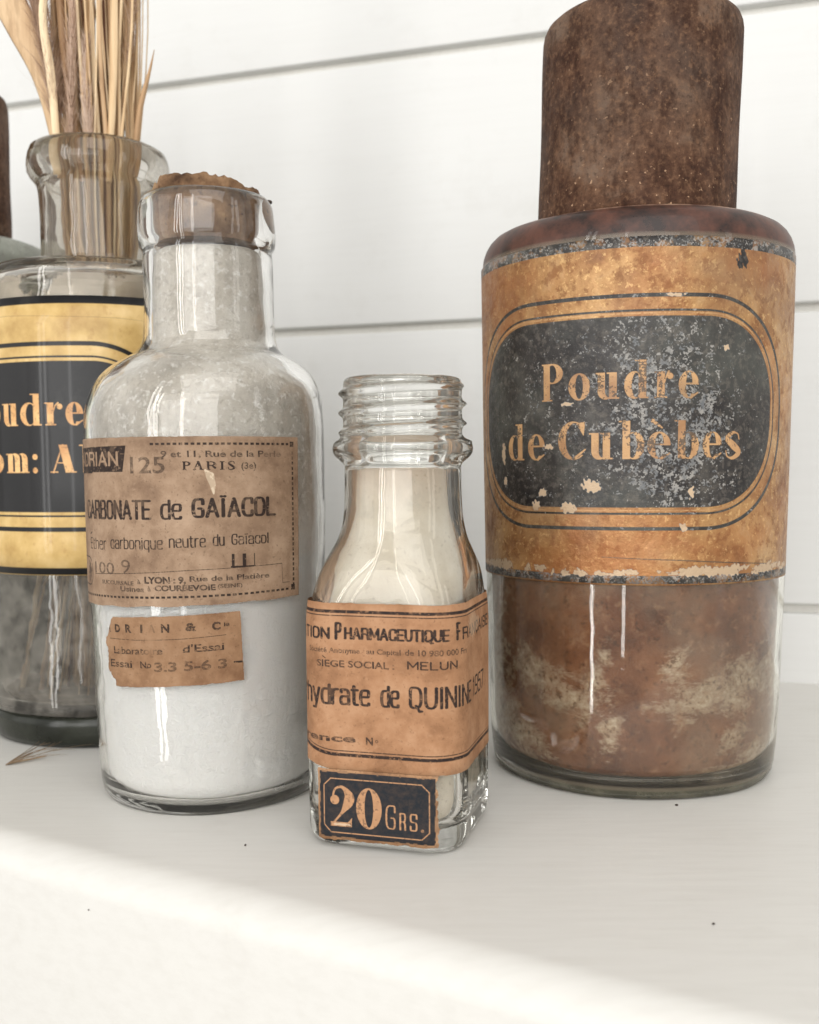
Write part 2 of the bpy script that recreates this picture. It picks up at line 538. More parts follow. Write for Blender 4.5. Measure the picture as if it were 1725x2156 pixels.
class NT:
    def __init__(n, name):
        n.m = bpy.data.materials.new(name)
        n.m.use_nodes = True
        n.t = n.m.node_tree
        n.t.nodes.clear()
        n.out = n.t.nodes.new('ShaderNodeOutputMaterial')
        n.co = n.t.nodes.new('ShaderNodeTexCoord').outputs['Object']

    def new(n, typ, **kw):
        x = n.t.nodes.new(typ)
        for k, v in kw.items():
            setattr(x, k, v)
        return x

    def put(n, sock, v):
        if isinstance(v, bpy.types.NodeSocket):
            n.t.links.new(v, sock)
        elif v is not None:
            sock.default_value = v

    def noise(n, scale, detail=4, rough=.55, co=None, stretch=None, dist=0.0):
        co = co or n.co
        if stretch:
            mp = n.new('ShaderNodeMapping')
            n.put(mp.inputs[0], co)
            mp.inputs['Scale'].default_value = stretch
            co = mp.outputs[0]
        x = n.new('ShaderNodeTexNoise')
        n.put(x.inputs['Vector'], co)
        x.inputs['Scale'].default_value = scale
        x.inputs['Detail'].default_value = detail
        x.inputs['Roughness'].default_value = rough
        x.inputs['Distortion'].default_value = dist
        return x.outputs['Fac']

    def ramp(n, fac, stops, interp='LINEAR'):
        x = n.new('ShaderNodeValToRGB')
        x.color_ramp.interpolation = interp
        e = x.color_ramp.elements
        while len(e) < len(stops):
            e.new(.5)
        for i, (p, c) in enumerate(stops):
            e[i].position = p
            e[i].color = c if not np.isscalar(c) else (c, c, c, 1)
        n.put(x.inputs[0], fac)
        return x.outputs[0]

    def mix(n, f, a, b, typ='MIX'):
        x = n.new('ShaderNodeMix', data_type='RGBA', blend_type=typ)
        n.put(x.inputs[0], f); n.put(x.inputs[6], a); n.put(x.inputs[7], b)
        return x.outputs[2]

    def math(n, op, a, b=None, clamp=False):
        x = n.new('ShaderNodeMath', operation=op, use_clamp=clamp)
        n.put(x.inputs[0], a)
        if b is not None: n.put(x.inputs[1], b)
        return x.outputs[0]

    def sep(n, v):
        x = n.new('ShaderNodeSeparateXYZ')
        n.put(x.inputs[0], v)
        return x.outputs

    def bump(n, h, strength=.3, dist=.0002, nrm=None):
        x = n.new('ShaderNodeBump')
        x.inputs['Strength'].default_value = strength
        x.inputs['Distance'].default_value = dist
        n.put(x.inputs['Height'], h)
        if nrm is not None: n.put(x.inputs['Normal'], nrm)
        return x.outputs[0]

    def pbr(n, color, rough=.6, metal=0.0, bump=None, spec=.5, coat=0.0, trans=0.0, ior=1.5, sub=0.0, alpha=None, coat_rough=.08, sheen=0.0):
        x = n.new('ShaderNodeBsdfPrincipled')
        n.put(x.inputs['Base Color'], color); n.put(x.inputs['Roughness'], rough)
        n.put(x.inputs['Metallic'], metal); n.put(x.inputs['Specular IOR Level'], spec)
        n.put(x.inputs['Coat Weight'], coat); x.inputs['Coat Roughness'].default_value = coat_rough
        n.put(x.inputs['Transmission Weight'], trans); x.inputs['IOR'].default_value = ior
        n.put(x.inputs['Sheen Weight'], sheen)
        if sub:
            x.inputs['Subsurface Weight'].default_value = sub
            x.inputs['Subsurface Radius'].default_value = (1, .9, .8)
            x.inputs['Subsurface Scale'].default_value = .0015
        if bump is not None: n.put(x.inputs['Normal'], bump)
        if alpha is not None: n.put(x.inputs['Alpha'], alpha)
        return x.outputs[0]

    def done(n, sh):
        n.t.links.new(sh, n.out.inputs['Surface'])
        return n.m


def mat_paint(name, col, grain=(1, 1, 1), rough=.42, warm=0.02, relief=1.0):
    n = NT(name)
    big = n.noise(6, 3)
    c = n.ramp(big, [(.3, tuple(v * (1 - warm) for v in col[:3]) + (1,)), (.7, col)])
    br = n.noise(420, 3, .6, stretch=grain)
    fine = n.noise(1500, 2, .5)
    c = n.mix(n.math('MULTIPLY', n.math('SUBTRACT', br, .42, True), .35 * relief), c, lin(160, 152, 138))
    c = n.mix(n.math('MULTIPLY', n.ramp(n.noise(38, 5, .7), [(.55, 0.0), (.8, 1.0)]), .10), c, lin(150, 140, 120))
    b = n.bump(br, .3 * relief, .0003)
    b = n.bump(n.noise(26, 3, .5, stretch=(grain[0] + .1, grain[1] + .1, grain[2] + .1)), .3 * relief, .0012, b)
    b = n.bump(fine, .05, .0001, b)
    return n.done(n.pbr(c, n.ramp(big, [(.3, rough), (.7, rough + .12)]), bump=b, spec=.35))


def mat_glass(name, tint=(1, 1, 1, 1), film=.06, filmcol=lin(205, 200, 190), scale=60, wav=.25, rough=0.0, lo=.5, hi=.75, filmmax=.6, streak=None, zone=None, film_rough=.8):
    """clear old glass: refraction, a wavy surface and a patchy dry film of dust"""
    n = NT(name)
    wv = n.noise(70, 2, .4)
    seed = n.noise(900, 2, .5)
    b = n.bump(wv, wav, .0012)
    b = n.bump(seed, .03, .0001, b)
    g = n.new('ShaderNodeBsdfGlass')
    g.inputs['Color'].default_value = tint
    g.inputs['IOR'].default_value = 1.48
    g.inputs['Roughness'].default_value = rough
    n.put(g.inputs['Normal'], b)
    patch = n.noise(scale, 6, .65, stretch=streak)
    f = n.ramp(patch, [(lo, film), (hi, filmmax)])
    fc = filmcol
    for zone in (zone or ()):             # stained or painted-dark band: (z from, z to, amount, dark colour, light colour)
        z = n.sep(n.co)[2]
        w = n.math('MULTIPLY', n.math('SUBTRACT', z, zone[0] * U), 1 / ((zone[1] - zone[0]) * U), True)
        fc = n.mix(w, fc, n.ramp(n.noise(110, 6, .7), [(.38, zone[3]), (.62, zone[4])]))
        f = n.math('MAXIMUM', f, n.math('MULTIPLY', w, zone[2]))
    pd = n.new('ShaderNodeBsdfPrincipled')
    n.put(pd.inputs['Base Color'], fc)
    pd.inputs['Roughness'].default_value = film_rough
    n.put(pd.inputs['Normal'], b)
    mx = n.new('ShaderNodeMixShader')
    n.put(mx.inputs[0], f)
    n.t.links.new(g.outputs[0], mx.inputs[1])
    n.t.links.new(pd.outputs[0], mx.inputs[2])
    return n.done(mx.outputs[0])


def mat_powder(name, cols, scale=90, bumpy=.6, flake=0.0):
    n = NT(name)
    a = n.noise(scale, 6, .65)
    c = n.ramp(a, [(.3, cols[0]), (.5, cols[1]), (.7, cols[2])])
    gr = n.noise(1400, 3, .7)
    b = n.bump(a, bumpy, .0006)
    b = n.bump(gr, bumpy, .0002, b)
    sp = n.ramp(n.noise(1900, 1, .5), [(.66, 0.0), (.72, 1.0)])
    c = n.mix(n.math('MULTIPLY', sp, flake), c, lin(150, 120, 95))
    return n.done(n.pbr(c, .9, bump=b, spec=.15, sub=.15))


def label_nodes(name, img):
    n = NT(name)
    im = n.new('ShaderNodeTexImage')
    im.image = img
    im.interpolation = 'Linear'
    im.extension = 'EXTEND'
    uv = n.new('ShaderNodeTexCoord').outputs['UV']
    n.put(im.inputs[0], uv)
    s = n.new('ShaderNodeSeparateColor')
    n.put(s.inputs[0], im.outputs[0])
    n.uv = uv
    return n, s.outputs[0], s.outputs[1], s.outputs[2], im.outputs['Alpha']


def mat_paper(name, img, c0, c1, c2, inkc, gold=None, stain=.5, rough=.75, coat=0.0, fine=1.0):
    """old paper: fibres, blotches, printed ink (R), second print (G), bare or pale wear (B), torn away (A)"""
    n, R, G, B, A = label_nodes(name, img)
    a = n.noise(110, 5, .65)
    fib = n.noise(700, 4, .7)
    blot = n.noise(45, 4, .6)
    c = n.ramp(a, [(.3, c0), (.5, c1), (.72, c2)])
    c = n.mix(n.math('MULTIPLY', n.ramp(blot, [(.52, 0.0), (.72, 1.0)]), stain), c, c0)
    c = n.mix(n.math('MULTIPLY', n.ramp(fib, [(.55, 0.0), (.7, 1.0)]), .35 * fine), c, c2)
    c = n.mix(n.math('MULTIPLY', n.ramp(n.noise(1300, 2, .6), [(.62, 0.0), (.7, 1.0)]), .4 * fine), c, tuple(v * .5 for v in c0[:3]) + (1,))
    ink = n.math('MULTIPLY', R, n.ramp(fib, [(.4, 1.0), (.75, .9)]))
    c = n.mix(ink, c, inkc)
    if gold:
        c = n.mix(n.math('MULTIPLY', G, n.ramp(fib, [(.35, 1.0), (.7, .75)])), c, gold)
    c = n.mix(B, c, lin(214, 196, 170))
    b = n.bump(a, .25, .0003)
    b = n.bump(fib, .3, .00012, b)
    return n.done(n.pbr(c, rough, bump=b, spec=.3, coat=coat, alpha=A))


# ------------------------------------------------------------------ the setting: shelf and boarded wall
paint_wall = mat_paint("painted_boards", (.70, .70, .685, 1), (.06, .06, 1), .5, relief=.3)
paint_shelf = mat_paint("painted_shelf", (.685, .668, .63, 1), (.12, 1, 1), .38, .03, relief=.75)
gap_paint = mat_paint("board_gap_paint", (.75, .735, .69, 1), (1, 1, 1), .7)

WA = math.radians(17.6)
WD = 45.107
wn = np.array((math.sin(WA), math.cos(WA)))       # into the wall
wt = np.array((math.cos(WA), -math.sin(WA)))      # along the wall, to the right


def wallpt(s, d, z):
    p = wn * (WD + d) + wt * s
    return (p[0], p[1], z)


wall = mesh("wall", [wallpt(-150, .46, -2), wallpt(130, .46, -2), wallpt(130, .46, 80), wallpt(-150, .46, 80),
                     wallpt(-150, 2.2, -2), wallpt(130, 2.2, -2), wallpt(130, 2.2, 80), wallpt(-150, 2.2, 80)],
            [(0, 1, 2, 3), (7, 6, 5, 4), (0, 4, 5, 1), (3, 2, 6, 7), (1, 5, 6, 2), (0, 3, 7, 4)], gap_paint, smooth=False)
tag(wall, "white wall of wide horizontal painted boards behind the shelf", kind='structure')
GAPS = [-1.6, 3.05, 15.2, 27.0, 38.8, 50.6, 62.4, 74.2]
for i in range(len(GAPS) - 1):
    z0, z1 = GAPS[i] + .19, GAPS[i + 1] - .19
    # board cross-section with softly rounded arrises, extruded along the wall
    prof = []
    rb, rt = .10, .07
    for k in range(7):
        a = PI / 2 * k / 6
        prof.append((rt - rt * math.sin(a), z1 - rt + rt * math.cos(a) - 0) if False else (rt - rt * math.sin(a), z1 - rt * (1 - math.cos(a))))
    for k in range(7):
        a = PI / 2 * k / 6
        prof.append((rb - rb * math.cos(a), z0 + rb - rb * math.sin(a)))
    prof = [(.45, z1)] + prof + [(.45, z0)]
    ss = np.linspace(-148, 128, 24)
    V, F = [], []
    m = len(prof)
    for s in ss:
        for (d, z) in prof:
            V.append(wallpt(s, d, z))
    for a in range(len(ss) - 1):
        for b in range(m):
            c2 = (b + 1) % m
            F.append((a * m + b, a * m + c2, (a + 1) * m + c2, (a + 1) * m + b))
    F.append(tuple(range(m))); F.append(tuple(reversed(range((len(ss) - 1) * m, len(ss) * m))))
    fix_normals(mesh("plank", V, F, paint_wall, wall), .7)

# shelf: top surface, rounded front edge, front face; runs in under the wall
e0, e1 = np.array((-9.82, 24.34)), np.array((4.275, 16.17))
ed = (e1 - e0) / np.linalg.norm(e1 - e0)
en = np.array((-ed[1], ed[0])) * -1            # outward, towards the viewer
if en[1] > 0: en = -en
prof = [(30, -6), (-34, -6), (-34, 0)]
V, F = [], []
R0 = .95
sec = [(-60, -7.0), (-60, 0)] + [(-40 + k * 4, 0) for k in range(10)] + [(-.95, 0.0)]
for k in range(1, 13):
    a = PI / 2 * k / 12
    sec.append((-.95 + R0 * math.sin(a), -R0 * .8 + R0 * .8 * math.cos(a)))
sec += [(R0 - .93, -3.5), (R0 - .90, -7.0)]
ts = np.linspace(-120, 110, 40)
for t in ts:
    for (d, z) in sec:
        p = e0 + ed * t + en * d
        V.append((p[0], p[1], z))
m = len(sec)
for a in range(len(ts) - 1):
    for b in range(m):
        c2 = (b + 1) % m
        F.append((a * m + b, a * m + c2, (a + 1) * m + c2, (a + 1) * m + b))
F.append(tuple(range(m))); F.append(tuple(reversed(range((len(ts) - 1) * m, len(ts) * m))))
shelf = fix_normals(mesh("shelf", V, F, paint_shelf), .7)
tag(shelf, "white painted wooden shelf with a rounded front edge under the bottles", kind='structure')


# ------------------------------------------------------------------ labels on curved glass
def curved_label(name, P, s0, s1, z0, z1, mat, parent, ns, nz, cv, off=.014):
    """P(s,z) -> (point, outward normal); outer face, thin turned edge"""
    V, uv, F = [], [], []
    for lay in (off, .004):
        for j in range(nz + 1):
            z = z0 + (z1 - z0) * j / nz
            for i in range(ns + 1):
                s = s0 + (s1 - s0) * i / ns
                p, nn = P(s, z)
                V.append(np.array(p) + np.array(nn) * lay)
                uv.append(((s - cv.s0) / (cv.s1 - cv.s0), (z - cv.z0) / (cv.z1 - cv.z0)))
    n = ns + 1
    L = n * (nz + 1)
    for j in range(nz):
        for i in range(ns):
            a = j * n + i
            F.append((a, a + 1, a + 1 + n, a + n))
    for i in range(ns):
        F.append((i + 1, i, L + i, L + i + 1)); a = nz * n + i
        F.append((a, a + 1, L + a + 1, L + a))
    for j in range(nz):
        a = j * n
        F.append((a, a + n, L + a + n, L + a)); a = j * n + ns
        F.append((a + n, a, L + a, L + a + n))
    return mesh(name, V, F, mat, parent, uv=uv)


def tilted(th):
    return (math.sin(th), -math.cos(th), 0)


# ================================================================== 1. the big jar on the right
J = (6.65, 31.2)
jz = [0, .35, 1, 3, 5.8, 9, 12, 14.7]
jr = [4.10, 4.16, 4.20, 4.27, 4.33, 4.38, 4.42, 4.45]
JR = lambda z: float(np.interp(z, jz, jr))
jar = empty("apothecary_jar", (J[0], J[1], 0), "large jar with a gold and black label and a tall rust brown cap", "jar")

jar_glass = mat_glass("jar_glass", (.985, .985, .97, 1), .03, lin(190, 172, 148), 32, .12, 0.01, .5, .8, .26, zone=[(14.55, 14.8, .86, lin(38, 20, 14), lin(94, 56, 42)), (.42, .26, .72, lin(66, 64, 50), lin(112, 108, 90)), (15.50, 15.56, .9, lin(92, 56, 42), lin(190, 156, 130))], film_rough=.5)  # lowest band paints the dark seen through the thick base into the film
out = [(0.01, .12), (2.5, .10), (3.5, .03), (3.85, .0), (4.02, .08), (4.12, .3), (4.17, .7), (4.21, 1.2), (4.27, 3), (4.33, 5.8), (4.38, 9), (4.42, 12),
       (4.45, 14.0), (4.45, 14.7), (4.42, 14.95), (4.33, 15.2), (4.17, 15.42), (3.95, 15.56), (3.6, 15.62), (2.9, 15.64), (2.72, 15.66), (2.62, 15.8), (2.6, 16.4)]
inn = [(2.3, 16.4), (2.3, 15.6), (2.5, 15.4), (3.4, 15.38), (3.9, 15.27), (4.16, 14.95), (4.24, 14.5), (4.25, 12), (4.22, 9), (4.19, 5.8), (4.13, 3), (4.08, 1.2), (4.01, .72), (3.75, .42), (3.0, .34), (.01, .32)]
rows = np.vstack([spline(out, 110), spline(inn, 70)])
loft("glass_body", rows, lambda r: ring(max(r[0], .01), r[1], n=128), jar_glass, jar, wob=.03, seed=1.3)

# brown powder caked against the inside, with paler rubbed patches
n = NT("brown_powder")
zz = n.sep(n.co)
a = n.noise(48, 7, .7)
b2 = n.noise(70, 6, .7, stretch=(1, 1, 1.5), dist=1.2)
c = n.ramp(a, [(.3, lin(88, 48, 28)), (.5, lin(130, 82, 54)), (.7, lin(160, 112, 80))])
grn = n.noise(520, 4, .75)


def rub(x, z, rx, rz, ang):
    """one rubbed patch: an ellipse on the jar wall, soft at its rim"""
    m1 = n.new('ShaderNodeMapping', vector_type='TEXTURE')
    n.put(m1.inputs[0], n.co)
    m1.inputs['Location'].default_value = (x * U, 0, z * U)
    m1.inputs['Rotation'].default_value = (0, -math.radians(ang), 0)
    m1.inputs['Scale'].default_value = (rx * U, 1e3, rz * U)
    ln = n.new('ShaderNodeVectorMath', operation='LENGTH')
    n.put(ln.inputs[0], m1.outputs[0])
    return n.math('SUBTRACT', 1.0, n.math('MULTIPLY', ln.outputs['Value'], .5), True)


pt = None
for a_ in [(-4.25, 3.0, .60, 4.2, 0), (-3.6, 1.4, .6, 1.2, 25), (-3.05, 3.05, 1.0, .55, -30), (-1.75, 3.0, .20, 1.1, -15), (-1.35, 2.0, .28, .7, 0), (1.9, 2.95, 2.3, .62, 14), (.35, 3.7, .32, .55, -30),
           (1.9, 1.55, .5, .36, 40), (4.2, 2.0, 1.0, 3.2, 0), (3.3, .9, 1.5, .7, 0), (-2.2, 2.6, .9, .4, 10)]:
    r_ = rub(*a_)
    pt = r_ if pt is None else n.math('MAXIMUM', pt, r_)
pt = n.math('ADD', pt, n.math('MULTIPLY', n.math('SUBTRACT', b2, .5), 1.9))
pt = n.math('ADD', pt, n.math('MULTIPLY', n.math('SUBTRACT', n.noise(220, 5, .75, stretch=(.6, 1, 1.5)), .5), 1.5))
pt = n.ramp(pt, [(.46, 0.0), (.60, .30), (.80, .58), (1.05, .85)])
low = n.ramp(n.math('MULTIPLY', zz[2], 1 / .06), [(0.0, 1.0), (.8, 1.0), (1.0, 0.0)])
c = n.mix(n.math('MULTIPLY', pt, low), c, n.ramp(grn, [(.38, lin(176, 146, 116)), (.6, lin(214, 196, 170))]))
c = n.mix(n.math('MULTIPLY', n.ramp(grn, [(.36, 1.0), (.45, 0.0)]), .6), c, lin(66, 36, 22))
c = n.mix(n.math('MULTIPLY', n.ramp(n.noise(330, 4, .75), [(.55, 0.0), (.66, 1.0)]), .45), c, lin(176, 134, 100))
c = n.mix(n.math('MULTIPLY', n.ramp(n.noise(60, 3), [(.64, 0.0), (.72, 1.0)]), .35), c, lin(84, 48, 30))
top = n.ramp(n.math('MULTIPLY', zz[2], 1 / .16), [(.88, 0.0), (.93, 1.0)])
c = n.mix(top, c, n.ramp(a, [(.3, lin(62, 30, 22)), (.6, lin(98, 54, 42)), (.8, lin(70, 62, 58))]))
bb = n.bump(a, .6, .0008)
bb = n.bump(n.noise(900, 4, .7), .5, .0002, bb)
powder_brown = n.done(n.pbr(c, .92, bump=bb, spec=.12))
pw = [(.01, .37), (3.0, .38), (3.71, .47), (3.95, .76), (4.05, 1.25), (4.10, 3), (4.16, 5.8), (4.19, 9), (4.21, 12), (4.2, 14.4), (4.12, 14.88), (3.87, 15.2), (3.35, 15.32), (.01, 15.34)]
loft("powder", spline(pw, 90), lambda r: ring(max(r[0], .01), r[1], n=96), powder_brown, jar, wob=.03, seed=1.3)

# tall cap standing on the shoulder
n = NT("rusted_cap")
a = n.noise(55, 6, .65, dist=.4)
b2 = n.noise(160, 5, .7, stretch=(1, 1, .5))
c = n.ramp(a, [(.30, lin(52, 32, 22)), (.44, lin(76, 50, 36)), (.56, lin(96, 68, 50)), (.72, lin(118, 96, 80))])
c = n.mix(n.math('MULTIPLY', n.ramp(n.noise(26, 4), [(.5, 0.0), (.7, 1.0)]), .4), c, lin(96, 84, 74))
c = n.mix(n.math('MULTIPLY', n.ramp(b2, [(.48, 0.0), (.58, 1.0)]), .6), c, lin(50, 28, 18))
grit = n.noise(620, 3, .7)
c = n.mix(n.math('MULTIPLY', n.ramp(grit, [(.52, 0.0), (.66, 1.0)]), .5), c, lin(130, 98, 74))
c = n.mix(n.math('MULTIPLY', n.ramp(grit, [(.34, 1.0), (.46, 0.0)]), .5), c, lin(40, 24, 16))
zc = n.sep(n.co)[2]
dust = n.math('MULTIPLY', n.ramp(n.noise(700, 2, .5), [(.69, 0.0), (.72, 1.0)]), n.ramp(n.math('MULTIPLY', zc, 1 / .25), [(.62, .9), (.70, .45), (.85, .12)]))
c = n.mix(dust, c, lin(196, 160, 128))
bb = n.bump(a, .5, .0008)
bb = n.bump(n.noise(600, 4, .75), .9, .0004, bb)
cap_m = n.done(n.pbr(c, n.ramp(b2, [(.3, .6), (.7, .9)]), bump=bb, spec=.22))
cp = [(.01, 15.72), (2.6, 15.72), (2.79, 15.76), (2.81, 16.2), (2.815, 18), (2.82, 20.9), (2.80, 21.25), (2.70, 21.48), (2.5, 21.58), (.01, 21.62)]
rows = spline(cp, 70)
loft("cap", rows, lambda r: ring(max(r[0], .01), r[1], cx=.02 + (r[1] - 15.7) * .026, n=128), cap_m, jar, wob=.035, seed=9)
# pale crumbs caught where the cap meets the shoulder
V, F = [], []
for i in range(60):
    th = rnd.uniform(-1.5, 1.5) if i % 3 else rnd.gauss(.15, .35)
    rr = 2.86 + abs(rnd.gauss(0, .12))
    zb = 15.66
    p0 = Vector((rr * math.sin(th) + .02, -rr * math.cos(th), zb))
    k = len(V)
    sz = rnd.uniform(.02, .075)
    for _ in range(4):
        V.append(p0 + Vector((rnd.uniform(-1, 1), rnd.uniform(-1, 1), rnd.uniform(-.1, 1.5))) * sz)
    F += [(k, k + 1, k + 2), (k, k + 2, k + 3), (k, k + 3, k + 1), (k + 1, k + 3, k + 2)]
n = NT("pale_crumbs")
crumb_pale = n.done(n.pbr(lin(200, 172, 140), .8))
o = mesh("crumbs", V, F, crumb_pale, jar, smooth=False)
o['kind'] = 'stuff'


# -- painted label
def gold_frame(cv, cx, pz0, pz1, hw, r, kx=.5):
    """black panel (R), fine rings; cx centre, half width hw"""
    cv.rrect('R', cx - hw, pz0, cx + hw, pz1, r)


cv = Canvas(-11.0, 9.2, 5.80, 14.66, 80)
cx = -1.42
cv.rect('R', -11, 14.40, 9.2, 14.66)
cv.rect('R', -11, 5.84, 9.2, 6.05)
cv.rrect('R', cx - 4.62, 7.82, cx + 4.62, 12.68, 2.2)
cv.rrect('R', cx - 4.77, 7.66, cx + 4.77, 12.82, 2.35, .055)
cv.rrect('R', cx - 5.15, 7.27, cx + 5.15, 13.2, 2.75, .095)
line1 = [('P', -3.40, -2.76), ('o', -2.60, -2.01), ('u', -1.87, -1.26), ('d', -1.14, -.53), ('r', -.38, .08), ('e', .22, .75)]
line2 = [('d', -4.72, -4.05), ('e', -3.90, -3.32), ('C', -2.90, -2.14), ('u', -2.03, -1.42), ('b', -1.24, -.62), ('è', -.55, .04), ('b', .16, .78), ('e', .88, 1.44), ('s', 1.54, 2.04)]
for ch, a, b_ in line1: cv.did('G', ch, a, b_, 10.61, .68, .98, .19, .038)
for ch, a, b_ in line2: cv.did('G', ch, a, b_, 9.07, .68, .98, .19, .038)
# gold hairline around the panel
cv.rrect('G', cx - 4.69, 7.74, cx + 4.69, 12.75, 2.27, .035)
X, Y = cv.X, cv.Y
f1 = cv.fbm(.22, 11, 4); f2 = cv.fbm(.07, 12, 3); f3 = cv.fbm(1.6, 13, 3)
# flaking: heavy in the middle and right of the panel, lighter elsewhere
zone = np.exp(-(((X + .2) / 1.7) ** 2 + ((Y - 10.6) / 2.6) ** 2)) + .8 * np.exp(-(((X - .3) / 1.1) ** 2 + ((Y - 9.0) / 1.6) ** 2)) + .25 * np.exp(-(((X + 3) / 1.6) ** 2 + ((Y - 10) / 1.5) ** 2)) + .13
f4 = cv.fbm(.035, 14, 2)
fl = ((f2 * .35 + f1 * .35 + f4 * .3) > (.70 - .15 * np.clip(zone, 0, 1.15))).astype(np.float32)
inR = cv.ch['R'] > .5
cv.ch['B'] = np.where(inR & (cv.ch['G'] < .3), fl * .8, 0).astype(np.float32)
# letters partly rubbed out in the flaked zone
cv.ch['G'] *= 1 - np.clip(((f1 * .6 + f4 * .4) > (.66 - .085 * np.clip(zone, 0, 1.1))), 0, 1) * .8
cv.ch['G'] *= np.clip(1.35 - .8 * np.exp(-(((X - .45) / .45) ** 2 + ((Y - 10.75) / .5) ** 2)), .4, 1)
# worn lines
wear = (f1 > .56)
lines = inR & (((Y > 14.38)) | (Y < 6.06))
cv.ch['R'] = np.where(lines, cv.ch['R'] * (1 - .55 * np.clip((f1 - .5) * 7, 0, 1)), cv.ch['R'])
cv.ch['B'] = np.where(lines & (f4 * .6 + f1 * .4 > .56), .7, cv.ch['B'])
cv.ch['R'] = (cv.ch['R']).astype(np.float32)
for (x, y, rx, ry, sd) in [(-4.98, 9.25, .10, .30, 1), (-3.2, 9.42, .13, .08, 2), (-2.65, 10.52, .16, .05, 3), (-1.98, 8.38, .24, .17, 4), (-3.4, 8.2, .12, .11, 5), (-3.63, 7.85, .13, .13, 6),
                           (-2.61, 7.8, .23, .14, 7), (-4.9, 8.5, .09, .12, 8), (.6, 8.2, .08, .15, 14), (1.5, 11.9, .10, .07, 16), (.1, 13.2, .22, .05, 17), (.4, 7.3, .13, .08, 18)]:
    cv.blob('B', x, y, rx, ry, sd)
for i in range(46):      # chips along the lower band
    x = RNG.uniform(-6.5, 5); cv.blob('B', x, 6.09 + RNG.uniform(-.04, .10), RNG.uniform(.04, .22), RNG.uniform(.03, .09), 30 + i)
for (x, w_) in [(1.2, .4), (1.9, .45), (.7, .2), (3.3, .3), (-5.6, .4), (-4.9, .3)]:
    cv.blob('B', x, 6.16, w_, .13, int(x * 10) + 200)
cv.blob('R', 1.95, 14.14, .16, .24, 99)
cv.line('R', [(-1.7, 6.53), (.4, 6.45), (2.2, 6.33), (3.4, 6.25)], [.015, .03, .03, .02], .8)
# pale grey bloom: stored in A-free way -> keep A solid
img = cv.image("jar_label_print")
n, R, G, B, A = label_nodes("jar_label", img)
a = n.noise(70, 6, .65, dist=.3)
crk = n.noise(260, 5, .7)
c = n.ramp(a, [(.28, lin(122, 82, 52)), (.42, lin(154, 110, 68)), (.56, lin(180, 138, 90)), (.74, lin(194, 160, 118))])
c = n.mix(n.math('MULTIPLY', n.ramp(crk, [(.52, 0.0), (.60, 1.0)]), .6), c, lin(118, 72, 40))
c = n.mix(n.math('MULTIPLY', n.ramp(n.noise(700, 3, .7), [(.56, 0.0), (.66, 1.0)]), .5), c, lin(224, 184, 126))
c = n.mix(n.math('MULTIPLY', n.ramp(n.noise(24, 5, .65), [(.50, 0.0), (.66, 1.0)]), .5), c, lin(150, 118, 90))
c = n.mix(n.math('MULTIPLY', n.ramp(n.noise(30, 4, .6), [(.48, 0.0), (.66, 1.0)]), .45), c, lin(172, 104, 56))
blk = n.ramp(n.noise(90, 5, .65, stretch=(1, 1, .6)), [(.3, lin(26, 22, 22)), (.55, lin(48, 44, 42)), (.75, lin(80, 76, 70))])
bloom = n.ramp(n.noise(28, 4, .6), [(.5, 0.0), (.72, 1.0)])
blk = n.mix(n.math('MULTIPLY', bloom, .4), blk, lin(104, 108, 100))
blk = n.mix(n.math('MULTIPLY', n.ramp(n.noise(640, 3, .7), [(.5, 0.0), (.64, 1.0)]), .35), blk, lin(120, 112, 102))
c = n.mix(R, c, blk)
let = n.ramp(n.noise(130, 3), [(.35, lin(162, 120, 82)), (.6, lin(196, 154, 108))])
c = n.mix(G, c, let)
spk = n.ramp(n.noise(420, 3, .6), [(.4, lin(110, 112, 114)), (.6, lin(164, 160, 154))])
big = n.ramp(B, [(.82, 0.0), (.9, 1.0)])
c = n.mix(B, c, n.mix(big, spk, lin(196, 170, 140)))
bb = n.bump(a, .45, .0006)
bb = n.bump(crk, .9, .0005, bb)
bb = n.bump(B, -.5, .0004, bb)
met = n.math('MULTIPLY', n.math('SUBTRACT', 1.0, R), .35)
jar_label_m = n.done(n.pbr(c, n.ramp(crk, [(.35, .34), (.65, .6)]), metal=met, bump=bb, spec=.4, coat=.08, coat_rough=.3))


def PJ(s, z):
    th = s / 4.4
    r = JR(z) + .01 * noise.noise(Vector((s * .35, z * .35, 3)))
    return (r * math.sin(th), -r * math.cos(th), z), tilted(th)


o = curved_label("label", PJ, -11.0, 9.2, 5.80, 14.66, jar_label_m, jar, 150, 40, cv, off=.026)
o['label'] = "gold and black label reading Poudre de Cubèbes, flaked and worn"

# ================================================================== 2. the corked bottle
M = (-5.61, 29.2)
MR = lambda z: float(np.interp(z, [0, 1, 3, 6, 9.4], [3.06, 3.10, 3.16, 3.235, 3.255]))
bot = empty("corked_bottle", (M[0], M[1], 0), "tall clear bottle of white powder with a broken cork and two brown paper labels", "bottle")
clear = mat_glass("bottle_glass", (.99, .99, .985, 1), .015, lin(224, 219, 210), 55, .2, 0.0, .62, .9, .16)
NX = .13      # the neck stands a little off the axis
out = [(.01, .10), (2.2, .08), (2.8, 0), (2.95, .04), (3.03, .2), (3.08, .6), (3.12, 1.6), (3.17, 3.2), (3.23, 6), (3.255, 8.6), (3.26, 9.9), (3.23, 10.5), (3.13, 11.0), (2.95, 11.36),
       (2.68, 11.64), (2.34, 11.87), (2.02, 12.05), (1.84, 12.3), (1.77, 12.9), (1.76, 13.8), (1.76, 14.6), (1.74, 14.78), (1.83, 14.92), (1.87, 15.2), (1.84, 15.8), (1.80, 16.05), (1.70, 16.2), (1.56, 16.24)]
